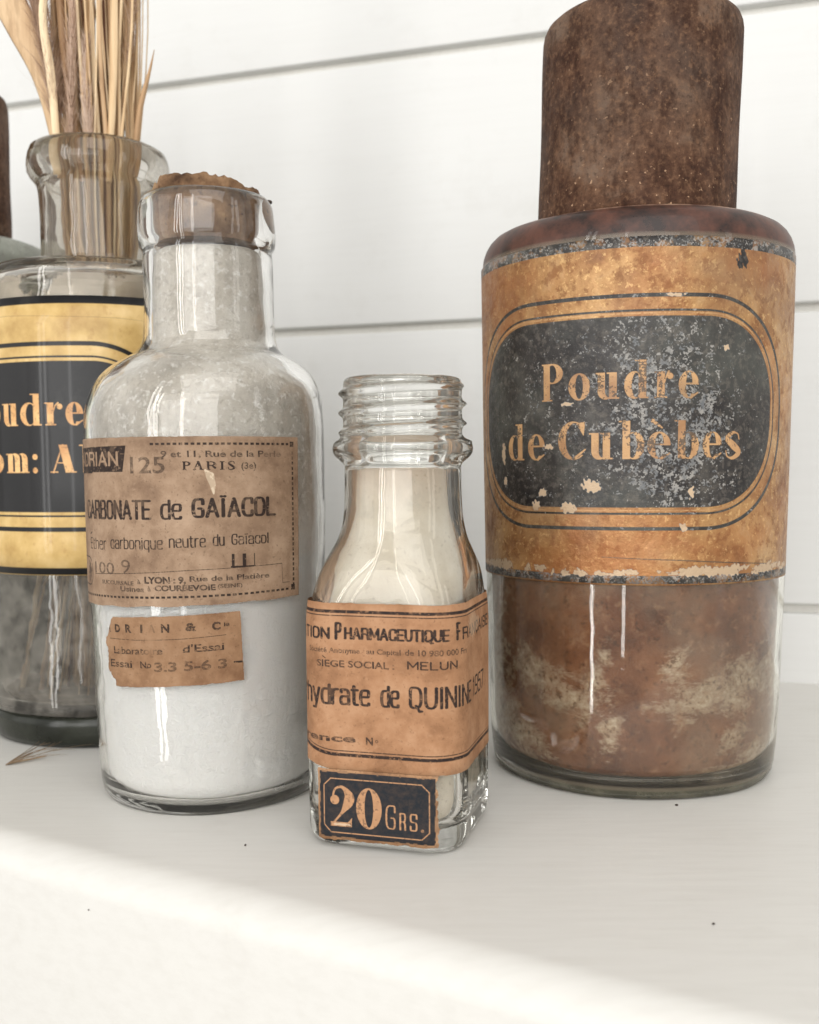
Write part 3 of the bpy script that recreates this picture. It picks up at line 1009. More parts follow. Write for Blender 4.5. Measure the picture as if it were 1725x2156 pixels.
inn = [(1.47, 16.18), (1.45, 15.9), (1.46, 15), (1.50, 14.2), (1.54, 13), (1.60, 12.3), (1.80, 11.98), (2.2, 11.74), (2.55, 11.48), (2.84, 11.16), (3.0, 10.75), (3.07, 10.2), (3.07, 9.4), (3.07, 8), (3.04, 6), (2.97, 3), (2.92, 1), (2.85, .45), (2.6, .25), (1.5, .2), (.01, .2)]
mc = lambda z: NX * min(1, max(0, (z - 10.5) / 1.8))
rows = np.vstack([spline(out, 150), spline(inn, 90)])
loft("glass_body", rows, lambda r: ring(max(r[0], .01), r[1], cx=mc(r[1]), n=128), clear, bot, wob=.05, seed=2.2)

n = NT("white_powder")
n.m.name = 'white_powder'
zz = n.sep(n.co)[2]
a = n.noise(60, 6, .6)
cr = n.noise(460, 5, .75, dist=.8)
white = n.ramp(a, [(.3, lin(250, 248, 244)), (.7, lin(254, 253, 250))])
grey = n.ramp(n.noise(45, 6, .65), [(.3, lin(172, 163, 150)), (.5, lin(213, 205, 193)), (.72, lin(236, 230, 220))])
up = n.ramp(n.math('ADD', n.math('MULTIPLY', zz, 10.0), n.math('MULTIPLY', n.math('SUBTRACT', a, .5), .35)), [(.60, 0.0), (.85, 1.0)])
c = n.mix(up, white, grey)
crd = n.math('MULTIPLY', n.ramp(cr, [(.36, 1.0), (.46, 0.0)]), up)
c = n.mix(n.math('MULTIPLY', crd, .38), c, lin(150, 136, 118))
c = n.mix(n.math('MULTIPLY', n.ramp(n.noise(900, 3, .7), [(.60, 0.0), (.68, 1.0)]), n.math('ADD', n.math('MULTIPLY', up, .3), .06)), c, lin(170, 158, 140))
c = n.mix(n.math('MULTIPLY', n.ramp(n.noise(560, 4, .7), [(.54, 0.0), (.64, 1.0)]), n.math('MULTIPLY', up, .6)), c, lin(252, 249, 244))
bb = n.bump(cr, .8, .0009)
bb = n.bump(n.noise(1500, 3, .7), .3, .0002, bb)
white_p = n.done(n.pbr(c, .85, bump=bb, spec=.3, sub=.1))
pw = [(.01, .24), (1.5, .24), (2.54, .29), (2.80, .50), (2.88, 1), (2.93, 3), (3.0, 6), (3.03, 8), (3.03, 9.4), (3.03, 10.15), (2.96, 10.7), (2.80, 11.1), (2.51, 11.43), (2.16, 11.69), (1.76, 11.93), (1.56, 12.25), (1.50, 13), (1.46, 14.2), (1.43, 14.62), (1.2, 14.8), (.01, 14.85)]
loft("powder", spline(pw, 110), lambda r: ring(max(r[0], .01), r[1], cx=mc(r[1]), n=96), white_p, bot, wob=.05, seed=2.2)

n = NT("cork")
a = n.noise(90, 6, .7)
c = n.ramp(a, [(.3, lin(70, 50, 36)), (.46, lin(120, 92, 68)), (.6, lin(156, 124, 94)), (.74, lin(206, 176, 132))])
c = n.mix(n.ramp(n.noise(380, 3, .6), [(.6, 0.0), (.68, .8)]), c, lin(60, 36, 24))
bb = n.bump(a, 1.0, .0012)
bb = n.bump(n.noise(500, 4, .7), .7, .0004, bb)
cork_m = n.done(n.pbr(c, .9, bump=bb, spec=.2))
V, F = [], []
nr, na = 26, 96
rows = []
for i in range(14):
    rows.append((1.435 - .01 * (i == 0), 15.0 + i * 1.22 / 13, 0))
top = []
for i in range(nr):
    rows.append((1.43 * (1 - i / (nr - 1)) + .02, 16.27, 1))
for (r, z, t) in rows:
    for j in range(na):
        th = j / na * 2 * PI
        x, y = r * math.sin(th), -r * math.cos(th)
        dz = 0
        if t:
            q = Vector((x * 1.1, y * 1.1, 2.2))
            e = min(1, (1.47 - r) / .05)
            rid = noise.fractal(q * 1.2, .8, 2.2, 6)
            dz = e * (.20 + .10 * rid + .10 * abs(noise.noise(q * 2.2)) - .035 * x)
            crag = math.floor((rid + 1) * 4) / 4 - 1
            dz += e * .07 * crag
            if noise.noise(q * 2.1 + Vector((9, 1, 0))) > .28: dz -= .09 * e
        V.append((NX + x, y, z + dz))
for i in range(len(rows) - 1):
    for j in range(na):
        k = (j + 1) % na
        F.append((i * na + j, i * na + k, (i + 1) * na + k, (i + 1) * na + j))
F.append(tuple(reversed(range(na)))); F.append(tuple(range((len(rows) - 1) * na, len(rows) * na)))
fix_normals(mesh("cork", V, F, cork_m, bot), .9)


def PM(s, z, bump_=.0):
    th = s / 3.2
    r = MR(z) + .05 * noise.noise(Vector((2.2, 0, 0)) + Vector((math.sin(th) * 3, -math.cos(th) * 3, z)) * .35) * 0 + .035
    return (r * math.sin(th), -r * math.cos(th), z), tilted(th)


cv = Canvas(-4.6, 3.16, 5.2, 9.76, 110)
sl = lambda z: .032 * (9.7 - z) / 4.2
cv.put('R', lambda X, Y: (X < -1.48 - .12 * (9.49 - Y) / .64) & (Y > 8.84 + .004 * X) & (Y < 9.49 + .01 * (X + 1.5)), (-4.6, -1.3, 8.7, 9.6))
cv.rect('R', -4.6, 8.80, -2.9, 9.40)
cv.goth('B', "ADRIAN", -3.95, -1.74, 8.965, .40, .078)
adr = cv.ch['B'].copy(); cv.ch['B'][:] = 0
cv.ch['R'] = np.clip(cv.ch['R'] - adr, 0, 1)
for i in range(26):
    x = -.79 + i * (3.60 / 25)
    cv.rect('R', x, 9.485, x + .09, 9.545)
cv.rect('R', 2.80, 9.44, 2.93, 9.58)
for i in range(27):
    z = 9.33 - i * .131
    cv.rect('R', 2.86, z - .085, 2.915, z)
cv.rect('R', 2.80, 5.73, 2.93, 5.88)
for i in range(47):
    x = -4.1 + i * .146
    cv.rect('R', x, 5.675 + .027 * x, x + .095, 5.73 + .027 * x)
for (s, x0, x1, y, cap, bd) in [("9 et 11, Rue de la Perle", -.52, 2.5, 9.19, .155, .006), ("SUCCURSALE", -2.55, -1.36, 5.99, .10, .01), ("à", -1.25, -1.15, 6.03, .11, .01),
                                ("LYON : 9,", -1.04, .03, 6.05, .165, .03), ("Rue de la Platière", .12, 2.12, 6.09, .13, .008), ("Usines", -1.80, -1.06, 5.83, .13, .012), ("à", -.96, -.87, 5.85, .12, .01),
                                ("COURBEVOIE", -.77, .74, 5.86, .14, .022), ("(SEINE)", .79, 1.40, 5.90, .10, .005)]:
    cv.text('R', s, x0, x1, y, cap, bd, slope=.0 if y > 8 else .012)
for (s, x0, x1, y, cap, t) in [("CARBONATE", -3.42, -.80, 7.625, .53, .088), ("de", -.57, -.02, 7.625, .53, .078), ("GAÏACOL", .20, 2.34, 7.655, .53, .092),
                               ("Ether", -3.20, -2.29, 6.85, .31, .036), ("carbonique", -2.12, -.52, 6.89, .31, .038), ("neutre", -.37, .53, 6.93, .31, .038), ("du", .69, .98, 6.955, .31, .038), ("Gaïacol", 1.14, 2.12, 6.97, .29, .038)]:
    cv.goth('R', s, x0, x1, y, cap, t, slope=.008)
cv.line('R', [(-3.18, 7.22), (-3.08, 7.27)], .03)
xs = [(0.0, 'P', .0, .26), (.33, 'A', .33, .66), (.75, 'R', .75, 1.08), (1.18, 'I', 1.17, 1.32), (1.42, 'S', 1.42, 1.66)]
for _, ch, a, b_ in xs: cv.did('R', ch, .01 + a * .76, .01 + b_ * .76, 8.87, .14, .21, .055, .022)
cv.text('R', "(3e)", 1.42, 1.80, 8.89, .16, .0)
old = cv.ch['R'].copy(); cv.ch['R'][:] = 0
cv.text('R', "125", -1.36, -.42, 8.80, .40, -.004)
cv.text('R', "100", -2.92, -2.0, 6.22, .30, -.012)
cv.text('R', "9", -1.75, -1.45, 6.27, .34, -.02)
hand = cv.ch['R'] * .75
cv.ch['R'] = np.maximum(old, hand)
cv.line('R', [(-2.92, 6.19), (-1, 6.30), (.12, 6.37), (1.5, 6.42), (2.5, 6.45)], .016)
cv.line('R', [(-2.92, 6.19), (-2.92, 6.55)], .014); cv.line('R', [(2.5, 6.45), (2.52, 5.95), (2.75, 5.95)], .014, .8)
for x, w_ in ((1.18, .07), (1.46, .09), (1.72, .025)): cv.rect('R', x - w_ / 2, 6.44, x + w_ / 2, 6.76)
cv.rect('R', 1.12, 6.42, 1.75, 6.455)
cv.rrect('R', -4.25, 5.86, -3.12, 6.6, .3, .03); cv.blob('R', -3.35, 6.2, .12, .26, 3, .7)
f1 = cv.fbm(.25, 21, 5); f2 = cv.fbm(.06, 22, 3); f3 = cv.fbm(1.2, 23, 3)
cv.ch['R'] *= 1 - .5 * (f2 > .70)
cv.ch['R'] *= 1 - .25 * np.clip((f1 - .58) * 6, 0, 1)
fade = np.clip((X := cv.X) * .0 + 1, 0, 1)
cv.ch['R'] *= np.where((cv.Y > 9.1) & (cv.Y < 9.45) & (cv.X > 2.0), .55, 1)
cv.line('B', [(.55, 8.86), (.66, 8.72), (.72, 8.5), (.74, 8.28)], [.05, .2, .14, .04], .75)
cv.ch['B'] = cv.ch['B'] * (.55 + .45 * (f1 > .5))
# slightly uneven lower edge (the sheet was cut crooked), left end
lo = 5.47 + .033 * cv.X + .012 * np.sin(cv.X * 5) + (cv.fbm(.3, 5, 3) - .5) * .03
cv.ch['A'] = ((cv.Y < lo) | (cv.Y > 9.70 + .0 * cv.X + (cv.fbm(.3, 6, 3) - .5) * .02) | (cv.X > 3.09 + (cv.fbm(.25, 8, 3) - .5) * .03)).astype(np.float32)
img = cv.image("bottle_label_print")
kraft = mat_paper("bottle_label", img, lin(120, 94, 74), lin(152, 125, 101), lin(178, 151, 126), lin(40, 28, 24), stain=.55)
o = curved_label("label", PM, -4.6, 3.16, 5.2, 9.76, kraft, bot, 70, 30, cv, .016)
o['label'] = "large brown paper label reading Carbonate de Gaïacol"

cv = Canvas(-2.6, 1.5, 3.25, 5.45, 130)
for (s, x0, x1, y, cap, bd, v) in [("A", -2.44, -2.25, 4.73, .20, .03, 1), ("D", -2.08, -1.88, 4.74, .20, .03, 1), ("R", -1.70, -1.49, 4.76, .20, .03, 1), ("I", -1.22, -1.15, 4.78, .20, .03, 1), ("A", -.98, -.80, 4.80, .20, .02, .2),
                                   ("N", -.64, -.42, 4.81, .20, .03, 1), ("&", -.02, .26, 4.85, .20, .03, 1), ("C", .63, .84, 4.86, .20, .035, 1), ("ie", .92, 1.06, 4.94, .12, .02, .6)]:
    cv.text('R', s, x0, x1, y, cap, bd)
fadeA = np.exp(-(((cv.X + .95) / .18) ** 2)) * (cv.Y > 4.1)
cv.line('R', [(-2.3, 4.55), (-1.4, 4.57), (-.2, 4.63), (.97, 4.72)], .014)


def serifed(s, x0, x1, y, cap, st):
    """small roman letters: the plain face plus short foot and head serifs"""
    cv.text('R', s, x0, x1, y, cap, .0, slope=.045)
    k = x0
    while k < x1 - .05:
        cv.rect('R', k, y + .045 * k - .004, k + .06, y + .045 * k + .014)
        k += rnd.uniform(.11, .19)


serifed("Laboratoire", -2.16, -.62, 4.27, .18, .03)
serifed("d'Essai", -.10, .92, 4.30, .19, .03)
serifed("Essai", -2.33, -1.52, 3.92, .19, .03)
serifed("No", -1.26, -.94, 3.92, .17, .02)
old = cv.ch['R'].copy(); cv.ch['R'][:] = 0
cv.text('R', "3.3 5-6 3", -.86, .98, 3.83, .24, .01, slope=.05)
cv.ch['R'] = np.maximum(old, cv.ch['R'] * .7)
cv.rect('R', 1.15, 3.98, 1.38, 4.03)
f1 = cv.fbm(.2, 31, 5); f2 = cv.fbm(.05, 32, 3)
cv.ch['R'] *= 1 - .6 * (f2 > .66)
cv.ch['R'] *= np.clip(1 - .8 * fadeA, 0, 1)
tl = cv.fbm(.18, 34, 4)
left = np.interp(cv.Y.ravel(), [3.3, 3.45, 3.72, 4.0, 4.54, 4.75, 5.05, 5.3], [-2.10, -2.16, -2.38, -2.44, -2.50, -2.36, -2.20, -2.06]).reshape(cv.Y.shape) + (tl - .5) * .22
cv.ch['A'] = ((cv.X < left) | (cv.X > 1.33 + (5.35 - cv.Y) * .045 + (tl - .5) * .03) | (cv.Y > 5.235 + .055 * cv.X + (tl - .5) * .03) | (cv.Y < 3.44 + .06 * cv.X + (tl - .5) * .04) | (cv.X + cv.Y > 6.62)).astype(np.float32)
img = cv.image("bottle_small_label_print")
kraft2 = mat_paper("bottle_small_label", img, lin(122, 88, 62), lin(150, 115, 85), lin(170, 136, 106), lin(36, 24, 20), stain=.4)
o = curved_label("label", PM, -2.6, 1.5, 3.25, 5.45, kraft2, bot, 40, 16, cv, .016)
o['label'] = "small torn brown paper label reading Adrian & Cie"

# ================================================================== 3. the small square bottle
Q = (-.25, 25.49)
QA = math.radians(16)
qR = np.array((math.cos(QA), -math.sin(QA))); qN = np.array((-math.sin(QA), -math.cos(QA)))
sq = empty("screw_neck_bottle", (Q[0], Q[1], 0), "small open bottle with a threaded neck, a square base and a 20 Grs. label", "bottle")


def rsq(w, c, z, cx=0., cy_=0., n=128):
    """rounded-square ring; circle when c == w"""
    t = np.arange(n) / n * 2 * PI
    d = np.c_[np.sin(t), np.cos(t)]
    f = max(w - c, 0)
    # ray / rounded square intersection
    ax, ay = np.abs(d[:, 0]), np.abs(d[:, 1])
    rr = w / np.maximum(ax, ay)
    px, py = ax * rr, ay * rr
    cor = (np.minimum(px, py) > f)
    b = (ax + ay) * f
    disc = np.maximum(b * b - (2 * f * f - c * c), 0)
    rr = np.where(cor, b + np.sqrt(disc), rr)
    x, y = d[:, 0] * rr, d[:, 1] * rr
    P = x[:, None] * qR + y[:, None] * qN
    return np.c_[P[:, 0] + cx, P[:, 1] + cy_, np.full(n, z)]


NQ = .10
qc = lambda z: NQ * min(1, max(0, (z - 5.5) / 2.0))


def thread(z, th):
    """height of the screw ridge at this height and angle (angle from the front, + to the right)"""
    if z < 9.45 or z > 11.0: return 0
    lv = (z - 9.70 - .47 * ((th + PI) / (2 * PI))) / .47 + .22
    k = lv - round(lv)
    fade = min(1, max(0, (z - 9.45) / .12)) * min(1, max(0, (10.93 - z) / .14))
    return .115 * math.exp(-(k / .17) ** 2) * fade


def small_ring(row, n=160):
    w, c, z = row
    c = min(c, w)
    R = rsq(w, c, z, qc(z), 0, n)
    if z > 9.4 and row[0] > 1.3:
        for i in range(n):
            x, y = R[i, 0] - qc(z), R[i, 1]
            th = math.atan2(x, -y)
            r = math.hypot(x, y)
            k = (r + thread(z, th)) / r
            R[i, 0], R[i, 1] = qc(z) + x * k, y * k
    return R


out = [(.01, .01, .10), (1.2, .6, .08), (1.62, .62, .0), (1.80, .7, .06), (1.91, .78, .25), (1.95, .84, .6), (1.955, .85, 2.5), (1.95, .87, 5.1), (1.92, .95, 5.6), (1.88, 1.12, 6.05), (1.84, 1.4, 6.45), (1.72, 1.6, 6.85),
       (1.58, 1.58, 7.2), (1.475, 1.475, 7.6), (1.43, 1.43, 8.1), (1.415, 1.415, 8.7), (1.42, 1.42, 8.95), (1.52, 1.52, 9.05), (1.665, 1.665, 9.2), (1.70, 1.70, 9.34), (1.66, 1.66, 9.48), (1.50, 1.50, 9.6), (1.435, 1.435, 9.68)]
rows_a = spline(out, 120)
rows_b = np.c_[np.full(60, 1.435), np.full(60, 1.435), np.linspace(9.7, 10.9, 60)]
rows_c = spline([(1.43, 1.43, 10.93), (1.40, 1.40, 11.0), (1.31, 1.31, 11.04), (1.2, 1.2, 11.02), (1.14, 1.14, 10.94)], 12)
inn = [(1.12, 1.12, 10.85), (1.11, 1.11, 10.2), (1.10, 1.10, 9.4), (1.13, 1.13, 8.6), (1.17, 1.17, 8.0), (1.26, 1.26, 7.5), (1.42, 1.42, 7.0), (1.56, 1.35, 6.5), (1.62, 1.1, 6.0), (1.65, .85, 5.4), (1.66, .7, 4), (1.66, .65, 1.4), (1.62, .62, .8), (1.45, .6, .52), (.9, .5, .42), (.01, .01, .40)]
rows_d = spline(inn, 90)
rows = np.vstack([rows_a, rows_b, rows_c, rows_d])
small_glass = mat_glass("small_bottle_glass", (.985, .985, .975, 1), .02, lin(206, 198, 184), 60, .3, 0.0, .58, .85, .22)
loft("glass_body", rows, small_ring, small_glass, sq, wob=.02, seed=7.1)

n = NT("cream_powder")
zz = n.sep(n.co)[2]
a = n.noise(80, 6, .62)
c = n.ramp(a, [(.3, lin(213, 200, 180)), (.5, lin(226, 215, 197)), (.7, lin(238, 229, 214))])
c = n.mix(n.ramp(n.math('MULTIPLY', zz, 10), [(.78, 0.0), (.88, .55)]), c, lin(196, 166, 140))
c = n.mix(n.math('MULTIPLY', n.ramp(n.noise(1200, 2), [(.63, 0.0), (.7, 1.0)]), .3), c, lin(140, 112, 88))
bb = n.bump(a, .5, .0006); bb = n.bump(n.noise(1100, 4, .75), .6, .0002, bb)
cream = n.done(n.pbr(c, .9, bump=bb, spec=.15, sub=.1))
pw = [(.01, .01, .47), (.9, .5, .47), (1.4, .6, .56), (1.57, .62, .85), (1.61, .65, 1.5), (1.61, .7, 4), (1.60, .85, 5.4), (1.57, 1.08, 6.0), (1.51, 1.32, 6.5), (1.37, 1.37, 7.0), (1.22, 1.22, 7.5), (1.13, 1.13, 8.0), (1.09, 1.09, 8.6), (1.07, 1.07, 8.85), (.9, .9, 8.93), (.01, .01, 8.9)]
loft("powder", spline(pw, 90), lambda r: rsq(r[0], min(r[1], r[0]), r[2], qc(r[2]) - .03, 0, 128), cream, sq, wob=.02, seed=7.1)


def PQ(s, z):
    """point on the rounded-square outline at arc length s from the middle of the front face"""
    w, c = 1.955, .86
    f = w - c; q = PI / 2 * c
    sg = 1 if s >= 0 else -1
    v = abs(s)
    if v <= f: x, y, nx, ny = v, w, 0, 1
    elif v <= f + q:
        t = (v - f) / c; x, y, nx, ny = f + c * math.sin(t), f + c * math.cos(t), math.sin(t), math.cos(t)
    elif v <= 3 * f + q: x, y, nx, ny = w, f - (v - f - q), 1, 0
    else:
        t = (v - 3 * f - q) / c; x, y, nx, ny = f + c * math.cos(t), -f - c * math.sin(t), math.cos(t), -math.sin(t)
    k = 1
    if z > 5.1: k = 1 - .012 * ((z - 5.1) / .5) ** 2
    P = (sg * x * k) * qR + y * k * qN
    N = (sg * nx) * qR + ny * qN
    return (P[0], P[1], z), (N[0], N[1], 0)


cv = Canvas(-3.6, 5.2, 1.78, 5.82, 110)
S0, S1 = -3.6, 5.2
cv.rect('R', S0, 5.555, S1, 5.625); cv.rect('R', S0, 5.485, S1, 5.505)
for k, (z, wd) in enumerate([(2.34, .022), (2.25, .08)]):
    P = [(S0, z + .35)] + [(x, z + (.17 if x < -1 else 0) * min(1, max(0, (-1 - x) / .9)) ** 1.5 + (.0)) for x in np.linspace(-3, 3.2, 30)] + [(5.0, z)]
    cv.line('R', [(x, y) for x, y in P[1:]], wd)
for (s, x0, x1, y, cap, bd) in [("Société Anonyme", -1.75, -.38, 4.635, .12, .004), ("au Capital", -.22, .60, 4.635, .12, .004), ("de 10 980 000 Frs", .70, 2.32, 4.64, .13, .004),
                                ("SIEGE SOCIAL :", -1.46, .45, 4.305, .155, .006),
                                ("Référence", -3.2, -.50, 2.555, .17, .012), ("N", -.25, -.08, 2.52, .18, .012), ("o", -.03, .05, 2.58, .10, .01)]:
    cv.text('R', s, x0, x1, y, cap, bd)
for (s, x0, x1, y, cap, t) in [("MELUN", .75, 1.95, 4.31, .21, .042), ("COOPERATION", -3.75, -1.10, 4.93, .31, .068), ("P", -.99, -.81, 4.92, .44, .075), ("HARMACEUTIQUE", -.76, 1.745, 4.94, .31, .068),
                               ("F", 1.91, 2.06, 4.95, .44, .075), ("RANÇAISE", 2.12, 4.6, 4.95, .31, .062),
                               ("Chlorhydrate", -3.05, -.13, 3.40, .52, .085), ("de", .10, .57, 3.40, .54, .078), ("QUININE", .78, 2.72, 3.41, .54, .080), ("1957", 2.90, 4.1, 3.46, .50, .075)]:
    cv.goth('R', s, x0, x1, y, cap, t)
cv.line('R', [(-1.30, 4.55), (-1.22, 4.50)], .02)
f1 = cv.fbm(.2, 41, 5); f2 = cv.fbm(.05, 42, 3)
cv.ch['R'] *= 1 - .5 * (f2 > .70)
cv.ch['R'] *= 1 - .2 * np.clip((f1 - .56) * 6, 0, 1)
te = cv.fbm(.3, 44, 4)
lowe = np.interp(cv.X.ravel(), [-3.6, -1.7, -.9, 1.2, 4.1, 5.2], [2.0, 1.99, 1.86, 1.885, 1.93, 1.95]).reshape(cv.X.shape) + (te - .5) * .04
cv.ch['A'] = ((cv.Y < lowe) | (cv.Y > 5.785 + (te - .5) * .03)).astype(np.float32)
cv.blob('B', 3.0, 5.2, .5, .25, 3, .25)
img = cv.image("small_bottle_label_print")
tan = mat_paper("small_bottle_label", img, lin(138, 98, 68), lin(168, 124, 90), lin(188, 146, 112), lin(38, 28, 26), stain=.3)
o = curved_label("label", PQ, S0, S1, 1.78, 5.82, tan, sq, 110, 12, cv, .02)
o['label'] = "tan paper label reading Pharmaceutique and Quinine"

cv = Canvas(-1.52, 1.52, .18, 1.96, 150)
cv.rect('R', -1.41, .285, 1.385, 1.835)
cv.rrect('G', -1.29, .40, 1.25, 1.68, .17, .028, chamfer=True)
cv.did('G', '2', -1.13, -.60, .55, .6, .95, .20, .035)
cv.did('G', '0', -.50, .12, .55, .6, .95, .205, .04)
for (s, x0, x1, cap) in [("G", .21, .455, .58), ("R", .545, .705, .42), ("S", .79, .975, .42)]:
    cv.goth('G', s, x0, x1, .58, cap, .042)
cv.disc('G', 1.09, .61, .038)
f2 = cv.fbm(.05, 52, 3); f1 = cv.fbm(.14, 53, 4)
cv.ch['G'] *= 1 - .5 * (f2 > .64)
cv.blob('B', -.86, .60, .2, .03, 5, .5)
# dark paper over a tan border, worn at its edges and torn on the right
te = cv.fbm(.12, 54, 4)
edge = np.minimum(np.minimum(cv.X + 1.41, 1.385 - cv.X), np.minimum(cv.Y - .285, 1.835 - cv.Y))
cv.ch['R'] = np.where((edge < .02) & (te > .58), .3, cv.ch['R']).astype(np.float32)
cv.ch['A'] = ((cv.X > 1.42 + (te - .4) * .16) | (cv.X < -1.455 + (te - .5) * .03) | (cv.Y < .225 + (te - .5) * .08) | (cv.Y > 1.90)).astype(np.float32)
img = cv.image("weight_label_print")
wl = mat_paper("weight_label", img, lin(120, 84, 58), lin(160, 120, 86), lin(186, 146, 110), lin(30, 34, 40), gold=lin(188, 142, 104), stain=.3)
o = curved_label("label", PQ, -1.52, 1.52, .18, 1.96, wl, sq, 50, 8, cv, .036)
o['label'] = "small blue black label reading 20 Grs. in a cut-cornered frame"

# ================================================================== 4. the gold-label jar holding dried grass
L = (-10.6, 36.75)
lj = empty("apothecary_jar", (L[0], L[1], 0), "wide-lipped glass jar with a glossy black and gold label, holding dried grass", "jar")
lg = mat_glass("dusty_jar_glass", (.94, .93, .905, 1), .03, lin(170, 160, 144), 42, .4, 0.0, .5, .75, .34, streak=(1, 1, .55), zone=[(15.3, 15.8, .10, lin(96, 70, 46), lin(160, 134, 100)), (5.8, 5.4, .30, lin(58, 55, 50), lin(168, 162, 152))], film_rough=.5)
out = [(4.04, 1.06), (4.06, 3), (4.08, 8), (4.09, 12), (4.09, 14.9), (4.05, 15.25), (3.93, 15.45), (3.7, 15.54), (3.0, 15.58), (2.2, 15.62), (2.03, 15.72), (1.95, 16.0),
       (1.96, 17), (2.02, 18.2), (2.08, 18.55), (2.25, 18.75), (2.36, 18.95), (2.38, 19.2), (2.33, 19.5), (2.24, 19.72), (2.1, 19.8)]
inn = [(1.98, 19.75), (1.86, 19.4), (1.78, 18.5), (1.72, 17), (1.72, 15.8), (1.9, 15.4), (2.6, 15.3), (3.55, 15.24), (3.8, 14.9), (3.82, 12), (3.8, 6), (3.78, 1.6), (3.6, 1.22), (3.0, 1.10), (.01, 1.08)]
rows = np.vstack([[(.01, 1.04)], spline(out, 110), spline(inn, 80)])
loft("glass_body", rows, lambda r: ring(max(r[0], .01), r[1], cx=-.0, n=128), lg, lj, wob=.05, seed=3.7)
n = NT("dark_glass_base")
a = n.noise(60, 4, .6)
c = n.ramp(a, [(.35, lin(30, 32, 26)), (.7, lin(52, 54, 46))])
base_m = n.done(n.pbr(c, .22, spec=.35, bump=n.bump(n.noise(80, 3), .3, .0008)))
loft("glass_base", spline([(.01, .02), (3.7, .01), (3.9, .06), (4.0, .22), (4.04, .6), (4.04, 1.0), (3.98, 1.03), (.01, 1.035)], 40), lambda r: ring(max(r[0], .01), r[1], n=128), base_m, lj)
# grey settled dust inside
n = NT("grey_dust")
dust_m = n.done(n.pbr(n.ramp(n.noise(90, 5), [(.3, lin(120, 112, 100)), (.7, lin(186, 176, 160))]), .9))
o = loft("dust", [(.01, 1.12), (2.8, 1.14), (3.3, 1.2), (3.62, 1.34), (3.6, 1.42), (3.2, 1.3), (2.6, 1.2), (.01, 1.18)], lambda r: ring(r[0], r[1], n=72), dust_m, lj, wob=.08, seed=8)
o['kind'] = 'stuff'

cv = Canvas(-8.2, 5.4, 5.60, 14.26, 80)
cx = -1.5
cv.rect('R', -9, 14.02, 6, 14.26); cv.rect('R', -9, 5.62, 6, 5.83)
cv.rrect('R', cx - 4.3, 7.58, cx + 4.3, 12.27, 2.0)
cv.rrect('R', cx - 4.42, 7.46, cx + 4.42, 12.40, 2.15, .06)
cv.rrect('R', cx - 4.8, 7.04, cx + 4.8, 12.80, 2.55, .14)
st = .21
for ch, a, b_ in [('P', -3.95, -3.2), ('o', -3.05, -2.45), ('u', -2.32, -1.66), ('d', -1.56, -.80), ('r', -.68, -.12), ('e', -.03, .50)]:
    cv.did('G', ch, a, b_, 10.29, .70, .98, st, .035)
for ch, a, b_ in [('G', -4.0, -3.1), ('o', -2.95, -2.35), ('m', -2.20, -1.28), (':', -1.16, -.98), ('A', -.56, .26), ('b', .38, 1.0), (':', 1.2, 1.38)]:
    cv.did('G', ch, a, b_, 8.82, .60, .86, st, .035)
f2 = cv.fbm(.06, 62, 3)
cv.ch['G'] *= 1 - .35 * (f2 > .66)
cv.line('A', [(0, 0)], .1) if False else None
fold = cv.fbm(.8, 63, 3, 3.0)
cv.ch['B'] = ((np.abs(cv.Y - 13.62 - (fold - .5) * .35) < .012) * .0).astype(np.float32)
cv.line('R', [(-5, 13.66), (-2, 13.70), (0, 13.62), (1.6, 13.60), (2.4, 13.55)], [.01, .02, .014, .02, .01], .35)
img = cv.image("gold_label_print")
n, R, G, B, A = label_nodes("gold_label", img)
a = n.noise(80, 5, .6)
c = n.ramp(a, [(.3, lin(180, 144, 84)), (.5, lin(208, 174, 110)), (.72, lin(224, 194, 138))])
c = n.mix(n.math('MULTIPLY', n.ramp(n.noise(300, 3, .6), [(.58, 0.0), (.66, 1.0)]), .3), c, lin(168, 124, 70))
c = n.mix(R, c, n.ramp(n.noise(50, 4), [(.35, lin(8, 7, 9)), (.7, lin(20, 18, 20))]))
c = n.mix(G, c, n.ramp(n.noise(150, 3), [(.35, lin(204, 148, 92)), (.65, lin(232, 186, 126))]))
sm = n.ramp(n.noise(40, 5, .65), [(.55, 0.0), (.8, .22)])
c = n.mix(n.math('MULTIPLY', sm, R), c, lin(120, 116, 112))
gold_m = n.done(n.pbr(c, .42, metal=n.math('MULTIPLY', n.math('SUBTRACT', 1.0, R), .05), spec=.35, coat=.22, coat_rough=.08, bump=n.bump(n.noise(60, 4), .3, .0007)))


def PL(s, z):
    th = s / 4.1
    r = 4.13
    return (r * math.sin(th), -r * math.cos(th), z), tilted(th)


o = curved_label("label", PL, -8.2, 5.4, 5.60, 14.26, gold_m, lj, 100, 10, cv, .03)
o['label'] = "glossy gold and black label reading Poudre Gom: A"
# cream dried paste clinging under the shoulder above the label
n = NT("dried_paste")
a = n.noise(48, 5, .7)
pm = n.pbr(n.ramp(n.noise(120, 4), [(.3, lin(196, 184, 166)), (.7, lin(222, 210, 194))]), .8, alpha=n.ramp(n.math('ADD', a, n.math('MULTIPLY', n.math('SUBTRACT', n.sep(n.co)[2], .146), -22)), [(.44, 0.0), (.50, .9)]))
paste = n.done(pm)
loft("paste", [(3.77, 14.1), (3.78, 14.6), (3.78, 15.0)], lambda r: ring(r[0], r[1], n=96), paste, lj, caps=False)

# ---- dried grass, standing in that jar
gr = empty("dried_grass", (L[0], L[1], 1.2), "bunch of dried straw coloured grass stems and pale plumes standing in the glass jar", "dried grass")


